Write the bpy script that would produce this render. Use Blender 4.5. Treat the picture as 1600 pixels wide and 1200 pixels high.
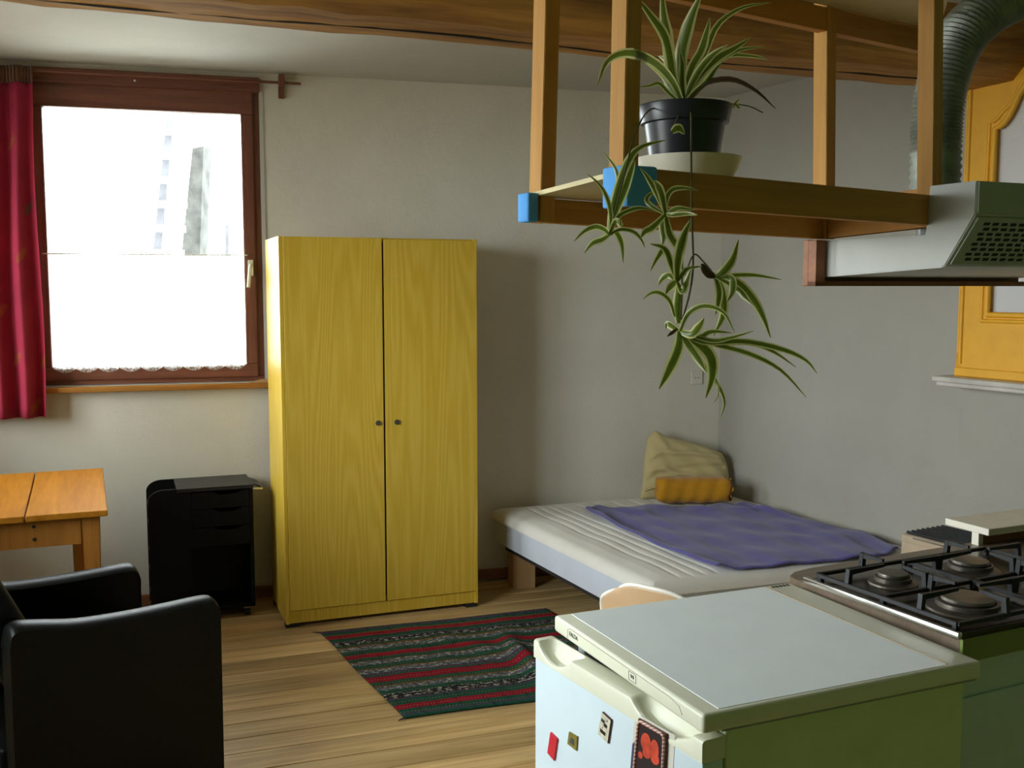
import bpy, bmesh, math, random
from mathutils import Vector, Matrix
random.seed(7)
scene = bpy.context.scene
for o in list(bpy.data.objects):
    bpy.data.objects.remove(o)

# ------------------------------------------------------------------ camera
FPX, PITCH, EYE = 1615.0, 0.094, 1.534          # focal length in pixels of a 1600 px wide frame
cam_data = bpy.data.cameras.new('camera')
cam_data.sensor_width = 36.0
cam_data.lens = 36.0 * FPX / 1600.0
cam_data.clip_start = 0.05
cam = bpy.data.objects.new('camera', cam_data)
scene.collection.objects.link(cam)
cam.location = (0, 0, EYE)
cam.rotation_euler = (math.pi / 2 - PITCH, 0, 0)
scene.camera = cam

# ------------------------------------------------------------------ sky, exposure
SKY = 9.0
world = bpy.data.worlds.new('overcast_sky')
scene.world = world
world.use_nodes = True
wn = world.node_tree.nodes
_tc = wn.new('ShaderNodeTexCoord'); _sx = wn.new('ShaderNodeSeparateXYZ'); _rp = wn.new('ShaderNodeValToRGB')
_mp = wn.new('ShaderNodeMapRange'); _mp.inputs['From Min'].default_value = -0.12; _mp.inputs['From Max'].default_value = 0.02
world.node_tree.links.new(_tc.outputs['Generated'], _sx.inputs[0]); world.node_tree.links.new(_sx.outputs['Z'], _mp.inputs['Value'])
world.node_tree.links.new(_mp.outputs[0], _rp.inputs[0]); world.node_tree.links.new(_rp.outputs[0], wn['Background'].inputs[0])
_rp.color_ramp.elements[0].color = (0.25, 0.25, 0.22, 1)      # the pale street and yard below the skyline
_rp.color_ramp.elements[1].color = (0.92, 0.97, 1.0, 1)       # overcast sky
wn['Background'].inputs[1].default_value = SKY
scene.view_settings.view_transform = 'Standard'
scene.view_settings.look = 'None'
scene.view_settings.gamma = 1.0
scene.view_settings.use_curve_mapping = False
scene.view_settings.exposure = 1.1
scene.cycles.max_bounces = 10
scene.cycles.diffuse_bounces = 7
scene.cycles.glossy_bounces = 4
scene.cycles.transparent_max_bounces = 16
scene.cycles.use_denoising = True

def portal(name, loc, xdir, w, h, normal):
    """marks a window opening for sky sampling (gives no light of its own)"""
    l = bpy.data.lights.new(name, 'AREA')
    l.shape = 'RECTANGLE'; l.size = w; l.size_y = h
    l.cycles.is_portal = True
    o = bpy.data.objects.new(name, l)
    scene.collection.objects.link(o)
    z = -Vector(normal).normalized(); x = Vector(xdir).normalized(); y = z.cross(x)
    m = Matrix((x, y, z)).transposed().to_4x4(); m.translation = loc
    o.matrix_world = m
    return o

# ------------------------------------------------------------------ pixel -> place helpers
_F = Vector((0, math.cos(PITCH), -math.sin(PITCH))); _U = Vector((0, math.sin(PITCH), math.cos(PITCH))); _C = Vector((0, 0, EYE))
def ray(x, y): return _F + Vector((1, 0, 0)) * ((x - 800) / FPX) + _U * ((600 - y) / FPX)
def atz(x, y, z):
    d = ray(x, y); return _C + d * ((z - EYE) / d.z)
def aty(x, y, Y):
    d = ray(x, y); return _C + d * (Y / d.y)
def hit(x, y, o, n):
    d = ray(x, y); o = Vector(o); n = Vector(n); return _C + d * ((o - _C).dot(n) / d.dot(n))
def R2(a): return Vector((math.cos(a), math.sin(a), 0))
DEG = math.radians

# ------------------------------------------------------------------ material helpers
def new_mat(name):
    m = bpy.data.materials.new(name); m.use_nodes = True
    nt = m.node_tree
    return m, nt, nt.nodes['Principled BSDF']
def srgb(r, g, b):
    f = lambda c: c / 12.92 if c <= 0.04045 else ((c + 0.055) / 1.055) ** 2.4
    return (f(r / 255), f(g / 255), f(b / 255), 1)
def N(nt, t, **kw):
    n = nt.nodes.new(t)
    for k, v in kw.items(): setattr(n, k, v)
    return n
def ramp(nt, fac, stops, interp='LINEAR'):
    r = N(nt, 'ShaderNodeValToRGB'); cr = r.color_ramp; cr.interpolation = interp
    while len(cr.elements) < len(stops): cr.elements.new(0.5)
    for e, (p, c) in zip(cr.elements, stops): e.position = p; e.color = c
    nt.links.new(fac, r.inputs[0]); return r.outputs[0]
def coords(nt, scale=(1, 1, 1), src='Object', loc=(0, 0, 0)):
    tc = N(nt, 'ShaderNodeTexCoord'); mp = N(nt, 'ShaderNodeMapping')
    mp.inputs['Scale'].default_value = scale; mp.inputs['Location'].default_value = loc
    nt.links.new(tc.outputs[src], mp.inputs[0]); return mp.outputs[0]
def noise(nt, vec, scale, detail=3, rough=0.55, dist=0.0):
    n = N(nt, 'ShaderNodeTexNoise'); n.inputs['Scale'].default_value = scale; n.inputs['Detail'].default_value = detail
    n.inputs['Roughness'].default_value = rough; n.inputs['Distortion'].default_value = dist
    nt.links.new(vec, n.inputs['Vector']); return n.outputs['Fac']
def math_n(nt, op, a, b=None):
    n = N(nt, 'ShaderNodeMath', operation=op)
    for i, v in enumerate((a, b)):
        if v is None: continue
        if isinstance(v, (int, float)): n.inputs[i].default_value = v
        else: nt.links.new(v, n.inputs[i])
    return n.outputs[0]
def mixc(nt, fac, a, b, mode='MIX'):
    n = N(nt, 'ShaderNodeMix', data_type='RGBA', blend_type=mode)
    if isinstance(fac, (int, float)): n.inputs[0].default_value = fac
    else: nt.links.new(fac, n.inputs[0])
    for i, v in ((6, a), (7, b)):
        if isinstance(v, tuple): n.inputs[i].default_value = v
        else: nt.links.new(v, n.inputs[i])
    return n.outputs[2]
def bump(nt, bsdf, h, strength=0.2, dist=0.01):
    b = N(nt, 'ShaderNodeBump'); b.inputs['Strength'].default_value = strength; b.inputs['Distance'].default_value = dist
    nt.links.new(h, b.inputs['Height']); nt.links.new(b.outputs[0], bsdf.inputs['Normal'])

def plain(name, col, rough=0.5, metal=0.0, var=0.06, scale=12, bmp=0.0, spec=0.5):
    m, nt, b = new_mat(name)
    n = noise(nt, coords(nt), scale, 4)
    d = tuple(c * (1 - var) for c in col[:3]) + (1,); l = tuple(min(1, c * (1 + var)) for c in col[:3]) + (1,)
    nt.links.new(ramp(nt, n, [(0.3, d), (0.7, l)]), b.inputs['Base Color'])
    b.inputs['Roughness'].default_value = rough; b.inputs['Metallic'].default_value = metal
    b.inputs['Specular IOR Level'].default_value = spec
    if bmp: bump(nt, b, noise(nt, coords(nt), scale * 6, 4), bmp, 0.004)
    return m
def wood(name, light, dark, axis='x', freq=14, stretch=0.06, rough=0.55, rnd=0.0, knots=False, spec=0.35):
    m, nt, b = new_mat(name)
    s = {'x': (stretch, 1, 1), 'y': (1, stretch, 1), 'z': (1, 1, stretch)}[axis]
    v = coords(nt, s)
    if rnd:
        oi = N(nt, 'ShaderNodeObjectInfo'); ad = N(nt, 'ShaderNodeVectorMath', operation='ADD')
        mu = N(nt, 'ShaderNodeVectorMath', operation='SCALE'); mu.inputs[0].default_value = (3.1, 7.7, 5.3)
        sc_ = math_n(nt, 'MULTIPLY', oi.outputs['Random'], 9.0); nt.links.new(sc_, mu.inputs['Scale'])
        nt.links.new(v, ad.inputs[0]); nt.links.new(mu.outputs[0], ad.inputs[1]); v = ad.outputs[0]
    a = noise(nt, v, freq, 5, 0.6, 0.6); c = noise(nt, v, freq * 6, 3, 0.6)
    f = math_n(nt, 'ADD', math_n(nt, 'MULTIPLY', a, 0.7), math_n(nt, 'MULTIPLY', c, 0.3))
    col = ramp(nt, f, [(0.32, dark), (0.62, light)])
    if knots:
        w = N(nt, 'ShaderNodeTexVoronoi'); w.inputs['Scale'].default_value = 3.0
        kv = coords(nt, {'x': (0.5, 2, 2), 'y': (2, 0.5, 2), 'z': (2, 2, 0.5)}[axis]); nt.links.new(kv, w.inputs['Vector'])
        k = ramp(nt, w.outputs['Distance'], [(0.02, (0.8, 0.8, 0.8, 1)), (0.055, (0, 0, 0, 1))])
        col = mixc(nt, k, col, tuple(x * 0.35 for x in dark[:3]) + (1,))
    if rnd:
        g = math_n(nt, 'ADD', math_n(nt, 'MULTIPLY', oi.outputs['Random'], rnd), 1 - rnd * 0.5)
        cm = N(nt, 'ShaderNodeCombineColor')
        for i in range(3): nt.links.new(g, cm.inputs[i])
        col = mixc(nt, 1.0, col, cm.outputs[0], 'MULTIPLY')
    nt.links.new(col, b.inputs['Base Color']); b.inputs['Roughness'].default_value = rough
    b.inputs['Specular IOR Level'].default_value = spec
    bump(nt, b, f, 0.15, 0.003)
    return m

# ------------------------------------------------------------------ mesh builder
class MB:
    def __init__(s): s.bm = bmesh.new(); s.uv = None
    def _merge(s, t, mat=None):
        mp = {}
        for v in t.verts: mp[v] = s.bm.verts.new(mat @ v.co if mat is not None else v.co)
        for f in t.faces:
            try: s.bm.faces.new([mp[v] for v in f.verts])
            except ValueError: pass
        t.free()
    def box(s, x0, x1, y0, y1, z0, z1, bev=0.0, seg=2, mat=None):
        t = bmesh.new(); bmesh.ops.create_cube(t, size=1)
        for v in t.verts: v.co = Vector(((x0 + x1) / 2 + v.co.x * (x1 - x0), (y0 + y1) / 2 + v.co.y * (y1 - y0), (z0 + z1) / 2 + v.co.z * (z1 - z0)))
        if bev: bmesh.ops.bevel(t, geom=t.edges[:], offset=bev, segments=seg, affect='EDGES', profile=0.5)
        s._merge(t, mat); return s
    def hull(s, bottom, top, bev=0.0):
        """loft between two rings with the same number of corners"""
        t = bmesh.new(); a = [t.verts.new(p) for p in bottom]; b = [t.verts.new(p) for p in top]; n = len(a)
        t.faces.new(a[::-1]); t.faces.new(b)
        for i in range(n): t.faces.new((a[i], a[(i + 1) % n], b[(i + 1) % n], b[i]))
        bmesh.ops.recalc_face_normals(t, faces=t.faces[:])
        if bev: bmesh.ops.bevel(t, geom=t.edges[:], offset=bev, segments=2, affect='EDGES')
        s._merge(t); return s
    def bar(s, p, q, w, h, bev=0.0, up=(0, 0, 1)):
        """straight square bar from p to q, w wide and h high"""
        p = Vector(p); q = Vector(q); d = (q - p).normalized(); sd = d.cross(Vector(up)).normalized(); u = sd.cross(d)
        ring = [(-w / 2, -h / 2), (w / 2, -h / 2), (w / 2, h / 2), (-w / 2, h / 2)]
        return s.hull([p + sd * a + u * b for a, b in ring], [q + sd * a + u * b for a, b in ring], bev)
    def tube(s, pts, r, n=10, cap=True):
        pts = [Vector(p) for p in pts]; rs = r if isinstance(r, (list, tuple)) else [r] * len(pts)
        rings = []; up = Vector((0, 0, 1))
        for i, p in enumerate(pts):
            d = (pts[min(i + 1, len(pts) - 1)] - pts[max(i - 1, 0)]).normalized()
            if i == 0:
                a = d.cross(Vector((0, 0, 1)) if abs(d.z) < 0.9 else Vector((1, 0, 0))).normalized()
            else:
                a = (a - d * a.dot(d)).normalized()
            b = d.cross(a)
            rings.append([s.bm.verts.new(p + (a * math.cos(2 * math.pi * k / n) + b * math.sin(2 * math.pi * k / n)) * rs[i]) for k in range(n)])
        for i in range(len(rings) - 1):
            for k in range(n): s.bm.faces.new((rings[i][k], rings[i][(k + 1) % n], rings[i + 1][(k + 1) % n], rings[i + 1][k]))
        if cap: s.bm.faces.new(rings[0][::-1]); s.bm.faces.new(rings[-1])
        return s
    def lathe(s, prof, c=(0, 0, 0), n=32, closed=False):
        c = Vector(c); rings = []
        for r, z in prof:
            if r < 1e-6: rings.append([s.bm.verts.new(c + Vector((0, 0, z)))])
            else: rings.append([s.bm.verts.new(c + Vector((r * math.cos(2 * math.pi * k / n), r * math.sin(2 * math.pi * k / n), z))) for k in range(n)])
        m = len(rings)
        for i in range(m if closed else m - 1):
            A, B = rings[i], rings[(i + 1) % m]
            for k in range(n):
                f = [A[k % len(A)], A[(k + 1) % len(A)], B[(k + 1) % len(B)], B[k % len(B)]]
                g = []
                for v in f:
                    if v not in g: g.append(v)
                if len(g) > 2: s.bm.faces.new(g)
        return s
    def prism(s, poly, fn0, fn1, bev=0.0):
        """polygon of 2-d points, extruded between two maps to 3-d"""
        return s.hull([fn0(*p) for p in poly], [fn1(*p) for p in poly], bev)
    def grid(s, fn, nu, nv, uv=True):
        vs = [[s.bm.verts.new(fn(i / nu, j / nv)) for j in range(nv + 1)] for i in range(nu + 1)]
        lay = s.bm.loops.layers.uv.verify() if uv else None
        for i in range(nu):
            for j in range(nv):
                f = s.bm.faces.new((vs[i][j], vs[i + 1][j], vs[i + 1][j + 1], vs[i][j + 1]))
                if uv:
                    for l, (a, b) in zip(f.loops, ((i, j), (i + 1, j), (i + 1, j + 1), (i, j + 1))): l[lay].uv = (a / nu, b / nv)
        return s
    def blob(s, c, r, e=1.0, nu=40, nv=20, fn=None):
        """super-ellipsoid cushion"""
        sp = lambda v, p: math.copysign(abs(v) ** p, v)
        c = Vector(c)
        def P(u, v):
            a = 2 * math.pi * u; b = -math.pi / 2 + math.pi * v
            p = Vector((r[0] * sp(math.cos(b), e) * sp(math.cos(a), e), r[1] * sp(math.cos(b), e) * sp(math.sin(a), e), r[2] * sp(math.sin(b), 1.0)))
            return c + (fn(p) if fn else p)
        s.grid(P, nu, nv, False)
        bmesh.ops.remove_doubles(s.bm, verts=s.bm.verts[:], dist=1e-5); return s
    def build(s, name, mat, parent=None, smooth=None, recalc=True, solid=0.0, subsurf=0):
        bm = s.bm
        if recalc: bmesh.ops.recalc_face_normals(bm, faces=bm.faces[:])
        me = bpy.data.meshes.new(name); bm.to_mesh(me); bm.free()
        if smooth is not None:
            me.polygons.foreach_set('use_smooth', [True] * len(me.polygons))
            me.set_sharp_from_angle(angle=DEG(smooth))
        if isinstance(mat, (list, tuple)):
            for q in mat: me.materials.append(q)
        elif mat: me.materials.append(mat)
        o = bpy.data.objects.new(name, me); scene.collection.objects.link(o)
        if parent is not None: o.parent = parent
        if solid:
            md = o.modifiers.new('thickness', 'SOLIDIFY'); md.thickness = solid; md.offset = 0
        if subsurf:
            md = o.modifiers.new('smooth', 'SUBSURF'); md.levels = subsurf; md.render_levels = subsurf
        return o

def tag(o, label=None, cat=None, group=None, kind=None):
    if label: o['label'] = label
    if cat: o['category'] = cat
    if group: o['group'] = group
    if kind: o['kind'] = kind
    return o
def thing(name, loc, yaw=0.0, label=None, cat=None, group=None, kind=None):
    e = bpy.data.objects.new(name, None); scene.collection.objects.link(e)
    e.empty_display_size = 0.1; e.location = loc; e.rotation_euler = (0, 0, yaw)
    return tag(e, label, cat, group, kind)
def inst(o, parent=None, loc=None, rot=None):
    c = o.copy(); scene.collection.objects.link(c)
    if parent is not None: c.parent = parent
    if loc is not None: c.location = loc
    if rot is not None: c.rotation_euler = rot
    return c
def cat_rom(pts, n):
    pts = [Vector(p) for p in pts]; P = [pts[0] * 2 - pts[1]] + pts + [pts[-1] * 2 - pts[-2]]
    out = []; m = len(pts) - 1
    for k in range(n + 1):
        t = k / n * m; i = min(int(t), m - 1); f = t - i
        a, b, c, d = P[i:i + 4]
        out.append(0.5 * (2 * b + (c - a) * f + (2 * a - 5 * b + 4 * c - d) * f * f + (3 * b - a - 3 * c + d) * f ** 3))
    return out

# ------------------------------------------------------------------ materials
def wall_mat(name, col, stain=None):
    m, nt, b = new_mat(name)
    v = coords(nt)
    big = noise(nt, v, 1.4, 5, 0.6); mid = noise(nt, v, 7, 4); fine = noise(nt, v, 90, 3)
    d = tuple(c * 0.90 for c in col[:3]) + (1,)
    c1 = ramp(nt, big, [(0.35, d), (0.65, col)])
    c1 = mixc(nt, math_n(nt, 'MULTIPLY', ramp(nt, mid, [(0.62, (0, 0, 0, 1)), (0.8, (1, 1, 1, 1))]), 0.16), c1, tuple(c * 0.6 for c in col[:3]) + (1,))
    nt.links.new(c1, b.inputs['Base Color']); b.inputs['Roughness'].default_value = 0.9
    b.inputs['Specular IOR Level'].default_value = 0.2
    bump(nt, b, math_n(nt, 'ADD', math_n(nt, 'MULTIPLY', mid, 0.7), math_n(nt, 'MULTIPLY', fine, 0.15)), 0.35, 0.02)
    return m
M = {}
M['wall'] = wall_mat('off_white_plaster', (0.70, 0.67, 0.585, 1))
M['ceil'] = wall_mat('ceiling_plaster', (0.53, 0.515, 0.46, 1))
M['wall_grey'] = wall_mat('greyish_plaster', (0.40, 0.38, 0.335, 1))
M['green_wall'] = wall_mat('green_kitchen_paint', (0.22, 0.42, 0.09, 1))
def floor_mat():
    m, nt, b = new_mat('floor_plank_wood')
    oi = N(nt, 'ShaderNodeObjectInfo'); ad = N(nt, 'ShaderNodeVectorMath', operation='ADD'); mu = N(nt, 'ShaderNodeVectorMath', operation='SCALE')
    mu.inputs[0].default_value = (3.1, 7.7, 5.3); nt.links.new(math_n(nt, 'MULTIPLY', oi.outputs['Random'], 9.0), mu.inputs['Scale'])
    def vec(sc):
        a = N(nt, 'ShaderNodeVectorMath', operation='ADD'); nt.links.new(coords(nt, sc), a.inputs[0]); nt.links.new(mu.outputs[0], a.inputs[1]); return a.outputs[0]
    streak = noise(nt, vec((0.05, 1, 1)), 12, 5, 0.65, 0.8); fine = noise(nt, vec((0.02, 1, 1)), 110, 3, 0.6)
    f = math_n(nt, 'ADD', math_n(nt, 'MULTIPLY', streak, 0.65), math_n(nt, 'MULTIPLY', fine, 0.35))
    col = ramp(nt, f, [(0.32, (0.26, 0.155, 0.06, 1)), (0.46, (0.46, 0.30, 0.12, 1)), (0.64, (0.68, 0.47, 0.22, 1))])
    worn = noise(nt, vec((0.25, 1, 1)), 3.0, 4, 0.6)
    col = mixc(nt, math_n(nt, 'MULTIPLY', ramp(nt, worn, [(0.52, (0, 0, 0, 1)), (0.72, (1, 1, 1, 1))]), 0.55), col, (0.20, 0.15, 0.09, 1))
    vo = N(nt, 'ShaderNodeTexVoronoi'); vo.inputs['Scale'].default_value = 3.2; nt.links.new(vec((0.45, 1.4, 1.4)), vo.inputs['Vector'])
    col = mixc(nt, ramp(nt, vo.outputs['Distance'], [(0.025, (0.85, 0.85, 0.85, 1)), (0.07, (0, 0, 0, 1))]), col, (0.09, 0.05, 0.02, 1))
    g = math_n(nt, 'ADD', math_n(nt, 'MULTIPLY', oi.outputs['Random'], 0.5), 0.76); cm = N(nt, 'ShaderNodeCombineColor')
    for i in range(3): nt.links.new(g, cm.inputs[i])
    nt.links.new(mixc(nt, 1.0, col, cm.outputs[0], 'MULTIPLY'), b.inputs['Base Color'])
    b.inputs['Roughness'].default_value = 0.55; b.inputs['Specular IOR Level'].default_value = 0.25
    bump(nt, b, f, 0.25, 0.003)
    return m
M['floor'] = floor_mat()
M['underfloor'] = plain('dark_subfloor', (0.03, 0.02, 0.012, 1), 0.9)
M['beam'] = wood('old_beam_wood', (0.46, 0.235, 0.05, 1), (0.11, 0.045, 0.018, 1), 'x', 9, 0.09, 0.75, 0, True)
M['pine'] = wood('varnished_pine', (0.62, 0.33, 0.09, 1), (0.45, 0.21, 0.05, 1), 'z', 16, 0.05, 0.6, 0, False, 0.2)
M['pine_x'] = wood('varnished_pine_rail', (0.55, 0.27, 0.07, 1), (0.36, 0.16, 0.04, 1), 'x', 16, 0.05, 0.6, 0, False, 0.2)
M['board'] = plain('cream_board', (0.62, 0.52, 0.27, 1), 0.5)
M['winwood'] = wood('dark_red_window_wood', (0.23, 0.088, 0.052, 1), (0.11, 0.038, 0.024, 1), 'x', 20, 0.06, 0.4)
M['winwood_z'] = wood('dark_red_window_wood_upright', (0.23, 0.088, 0.052, 1), (0.11, 0.038, 0.024, 1), 'z', 20, 0.06, 0.4)
M['sill'] = wood('sill_wood', (0.42, 0.19, 0.04, 1), (0.26, 0.10, 0.02, 1), 'x', 18, 0.05, 0.6, 0, False, 0.1)
M['base'] = wood('baseboard_wood', (0.34, 0.15, 0.05, 1), (0.20, 0.08, 0.03, 1), 'x', 18, 0.05, 0.5)
M['honey'] = wood('honey_table_wood', (0.50, 0.20, 0.018, 1), (0.33, 0.12, 0.010, 1), 'y', 12, 0.08, 0.6, 0.12, False, 0.04)
M['honey_z'] = wood('honey_leg_wood', (0.50, 0.21, 0.04, 1), (0.33, 0.12, 0.02, 1), 'z', 12, 0.08, 0.4)
M['black'] = plain('black_laminate', (0.006, 0.006, 0.007, 1), 0.5, 0, 0.1, 12, 0, 0.15)
M['black_top'] = plain('black_laminate_top', (0.016, 0.016, 0.018, 1), 0.4, 0, 0.1, 12, 0, 0.35)
M['leather'] = plain('black_leather', (0.0035, 0.004, 0.0035, 1), 0.42, 0, 0.15, 30, 0.10, 0.13)
M['iron'] = plain('black_cast_iron', (0.012, 0.012, 0.014, 1), 0.5, 0, 0.2, 60, 0.2)
M['chrome'] = plain('brushed_steel', (0.62, 0.60, 0.57, 1), 0.22, 1.0, 0.05)
M['hob'] = plain('dark_steel_hob', (0.045, 0.035, 0.027, 1), 0.25, 0.6, 0.25, 6)
M['burner'] = plain('burner_metal', (0.14, 0.125, 0.105, 1), 0.4, 0.7, 0.2, 30)
M['white_metal'] = plain('white_enamel', (0.60, 0.70, 0.75, 1), 0.3, 0, 0.02)
M['green_cast_side'] = plain('side_enamel_green_cast', (0.62, 0.72, 0.46, 1), 0.45, 0, 0.04)  # white enamel tinted green: bounce from the rear wall painted into the colour
M['top_enamel'] = plain('glossy_white_inlay', (0.86, 0.92, 0.94, 1), 0.22, 0, 0.02, 12, 0, 0.7)
M['cream_plastic'] = plain('cream_plastic', (0.70, 0.70, 0.555, 1), 0.38, 0, 0.02)
M['gasket'] = plain('grey_gasket', (0.28, 0.29, 0.30, 1), 0.6)
M['dark'] = plain('dark_gap', (0.015, 0.013, 0.012, 1), 0.8)
M['beige_metal'] = plain('beige_enamel', (0.46, 0.36, 0.26, 1), 0.35)
M['laminate_white'] = plain('white_laminate', (0.72, 0.68, 0.58, 1), 0.5)
M['counter_green_cast'] = plain('edging_green_cast', (0.20, 0.26, 0.06, 1), 0.5)  # green light falling on the counter front, put into the edging's base colour
M['hood_white'] = plain('white_hood_enamel', (0.46, 0.47, 0.44, 1), 0.35, 0, 0.03)
M['hood_grey'] = plain('hood_filter_grey', (0.36, 0.42, 0.33, 1), 0.45, 0.1, 0.04)  # filter grey with the green wall's bounce light mixed into the colour
M['redwood'] = wood('reddish_backboard_wood', (0.34, 0.13, 0.05, 1), (0.20, 0.065, 0.025, 1), 'x', 14, 0.06, 0.5)
M['yellow'] = plain('ochre_yellow_paint', (0.76, 0.38, 0.015, 1), 0.5, 0, 0.08, 10)
M['mirror_panel'] = wall_mat('pale_painted_panel', (0.66, 0.65, 0.66, 1))
M['mantel'] = plain('grey_marble', (0.52, 0.49, 0.45, 1), 0.4, 0, 0.15, 8)
M['foam'] = plain('blue_foam', (0.10, 0.36, 0.80, 1), 0.9, 0, 0.06, 40, 0.3)
M['pot'] = plain('black_plastic_pot', (0.018, 0.020, 0.028, 1), 0.35)
M['soil'] = plain('potting_soil', (0.03, 0.02, 0.012, 1), 0.95, 0, 0.4, 60, 0.6)
M['saucer'] = plain('white_glazed_saucer', (0.70, 0.68, 0.58, 1), 0.3)
M['foil'] = plain('crinkled_aluminium', (0.27, 0.29, 0.25, 1), 0.5, 0.6, 0.25, 30, 0.3)
M['socket'] = plain('white_socket_plastic', (0.66, 0.63, 0.54, 1), 0.45)
M['shell'] = plain('tan_plastic_shell', (0.50, 0.33, 0.19, 1), 0.4, 0, 0.05)
M['rim'] = plain('lit_shell_rim', (0.78, 0.74, 0.66, 1), 0.4)  # paler than the shell: window light on the lip painted as colour
M['tabletop'] = wood('grey_brown_table_veneer', (0.20, 0.15, 0.11, 1), (0.13, 0.09, 0.06, 1), 'x', 10, 0.07, 0.3)
M['leg_pale'] = wood('pale_bed_leg_wood', (0.52, 0.32, 0.15, 1), (0.40, 0.23, 0.10, 1), 'z', 14, 0.06, 0.6)

def laminate():
    """yellow printed oak laminate with upright grain and cathedral figures"""
    m, nt, b = new_mat('yellow_oak_laminate')
    v = coords(nt, (1, 1, 0.055)); big = noise(nt, v, 7.5, 1, 0.3, 0.0)
    s = N(nt, 'ShaderNodeSeparateXYZ'); nt.links.new(coords(nt), s.inputs[0])
    ph = math_n(nt, 'ADD', math_n(nt, 'MULTIPLY', big, 95.0), math_n(nt, 'MULTIPLY', s.outputs['X'], 110.0))
    w = math_n(nt, 'SINE', ph)
    fine = noise(nt, coords(nt, (1, 1, 0.02)), 300, 2)
    f = math_n(nt, 'ADD', math_n(nt, 'MULTIPLY', w, 0.11), math_n(nt, 'ADD', math_n(nt, 'MULTIPLY', fine, 0.55), 0.225))
    c = ramp(nt, f, [(0.22, (0.59, 0.375, 0.03, 1)), (0.5, (0.68, 0.455, 0.05, 1)), (0.80, (0.77, 0.545, 0.10, 1))])
    nt.links.new(c, b.inputs['Base Color']); b.inputs['Roughness'].default_value = 0.38
    b.inputs['Specular IOR Level'].default_value = 0.4
    return m
M['laminate'] = laminate()

def cloth(name, col, var=0.12, scale=6, weave=160, rough=0.9, bs=0.25, trans=0.0):
    m, nt, b = new_mat(name)
    n = noise(nt, coords(nt), scale, 4); d = tuple(c * (1 - var) for c in col[:3]) + (1,)
    nt.links.new(ramp(nt, n, [(0.3, d), (0.7, col)]), b.inputs['Base Color'])
    b.inputs['Roughness'].default_value = rough; b.inputs['Specular IOR Level'].default_value = 0.15
    b.inputs['Sheen Weight'].default_value = 0.2
    bump(nt, b, noise(nt, coords(nt), weave, 2), bs, 0.002)
    return m
M['sheet'] = cloth('white_quilted_cotton', (0.74, 0.72, 0.66, 1), 0.08)
M['sheet_blue'] = cloth('pale_blue_mattress_side', (0.58, 0.62, 0.70, 1), 0.08)
M['blanket'] = cloth('violet_blue_fleece', (0.125, 0.112, 0.34, 1), 0.25, 9, 120, 0.95, 0.4)
M['pillow'] = cloth('cream_pillow_cotton', (0.60, 0.50, 0.25, 1), 0.1)
M['bolster'] = cloth('mustard_cotton', (0.52, 0.24, 0.012, 1), 0.14)

def curtain_mat():
    m, nt, b = new_mat('red_leaf_print_curtain')
    uvv = coords(nt, (3.2, 6.4, 1), 'UV')
    vo = N(nt, 'ShaderNodeTexVoronoi', voronoi_dimensions='2D'); vo.inputs['Scale'].default_value = 1.0
    nt.links.new(uvv, vo.inputs['Vector'])
    sub = N(nt, 'ShaderNodeVectorMath', operation='SUBTRACT'); nt.links.new(uvv, sub.inputs[0]); nt.links.new(vo.outputs['Position'], sub.inputs[1])
    s = N(nt, 'ShaderNodeSeparateXYZ'); nt.links.new(sub.outputs[0], s.inputs[0])
    a = math_n(nt, 'ADD', math_n(nt, 'MULTIPLY', s.outputs[0], 0.8), math_n(nt, 'MULTIPLY', s.outputs[1], 0.6))
    c = math_n(nt, 'SUBTRACT', math_n(nt, 'MULTIPLY', s.outputs[1], 0.8), math_n(nt, 'MULTIPLY', s.outputs[0], 0.6))
    r = math_n(nt, 'ADD', math_n(nt, 'POWER', math_n(nt, 'MULTIPLY', a, 13.0), 2.0), math_n(nt, 'POWER', math_n(nt, 'MULTIPLY', c, 5.0), 2.0))
    k = ramp(nt, r, [(0.55, (1, 1, 1, 1)), (0.95, (0, 0, 0, 1))])
    n = noise(nt, coords(nt), 5, 3)
    base = ramp(nt, n, [(0.3, (0.38, 0.020, 0.058, 1)), (0.7, (0.50, 0.028, 0.075, 1))])
    hue = ramp(nt, vo.outputs['Color'], [(0.3, (0.42, 0.10, 0.03, 1)), (0.5, (0.16, 0.09, 0.06, 1)), (0.7, (0.30, 0.16, 0.03, 1))], 'CONSTANT')
    col = mixc(nt, math_n(nt, 'MULTIPLY', k, 0.75), base, hue)
    nt.links.new(col, b.inputs['Base Color']); b.inputs['Roughness'].default_value = 0.8
    tr = N(nt, 'ShaderNodeBsdfTranslucent'); nt.links.new(col, tr.inputs[0])
    mx = N(nt, 'ShaderNodeMixShader'); mx.inputs[0].default_value = 0.3
    nt.links.new(b.outputs[0], mx.inputs[1]); nt.links.new(tr.outputs[0], mx.inputs[2])
    nt.links.new(mx.outputs[0], nt.nodes['Material Output'].inputs[0])
    return m
M['curtain'] = curtain_mat()
M['tape'] = cloth('brown_pleating_tape', (0.16, 0.075, 0.045, 1), 0.3, 30)
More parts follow.
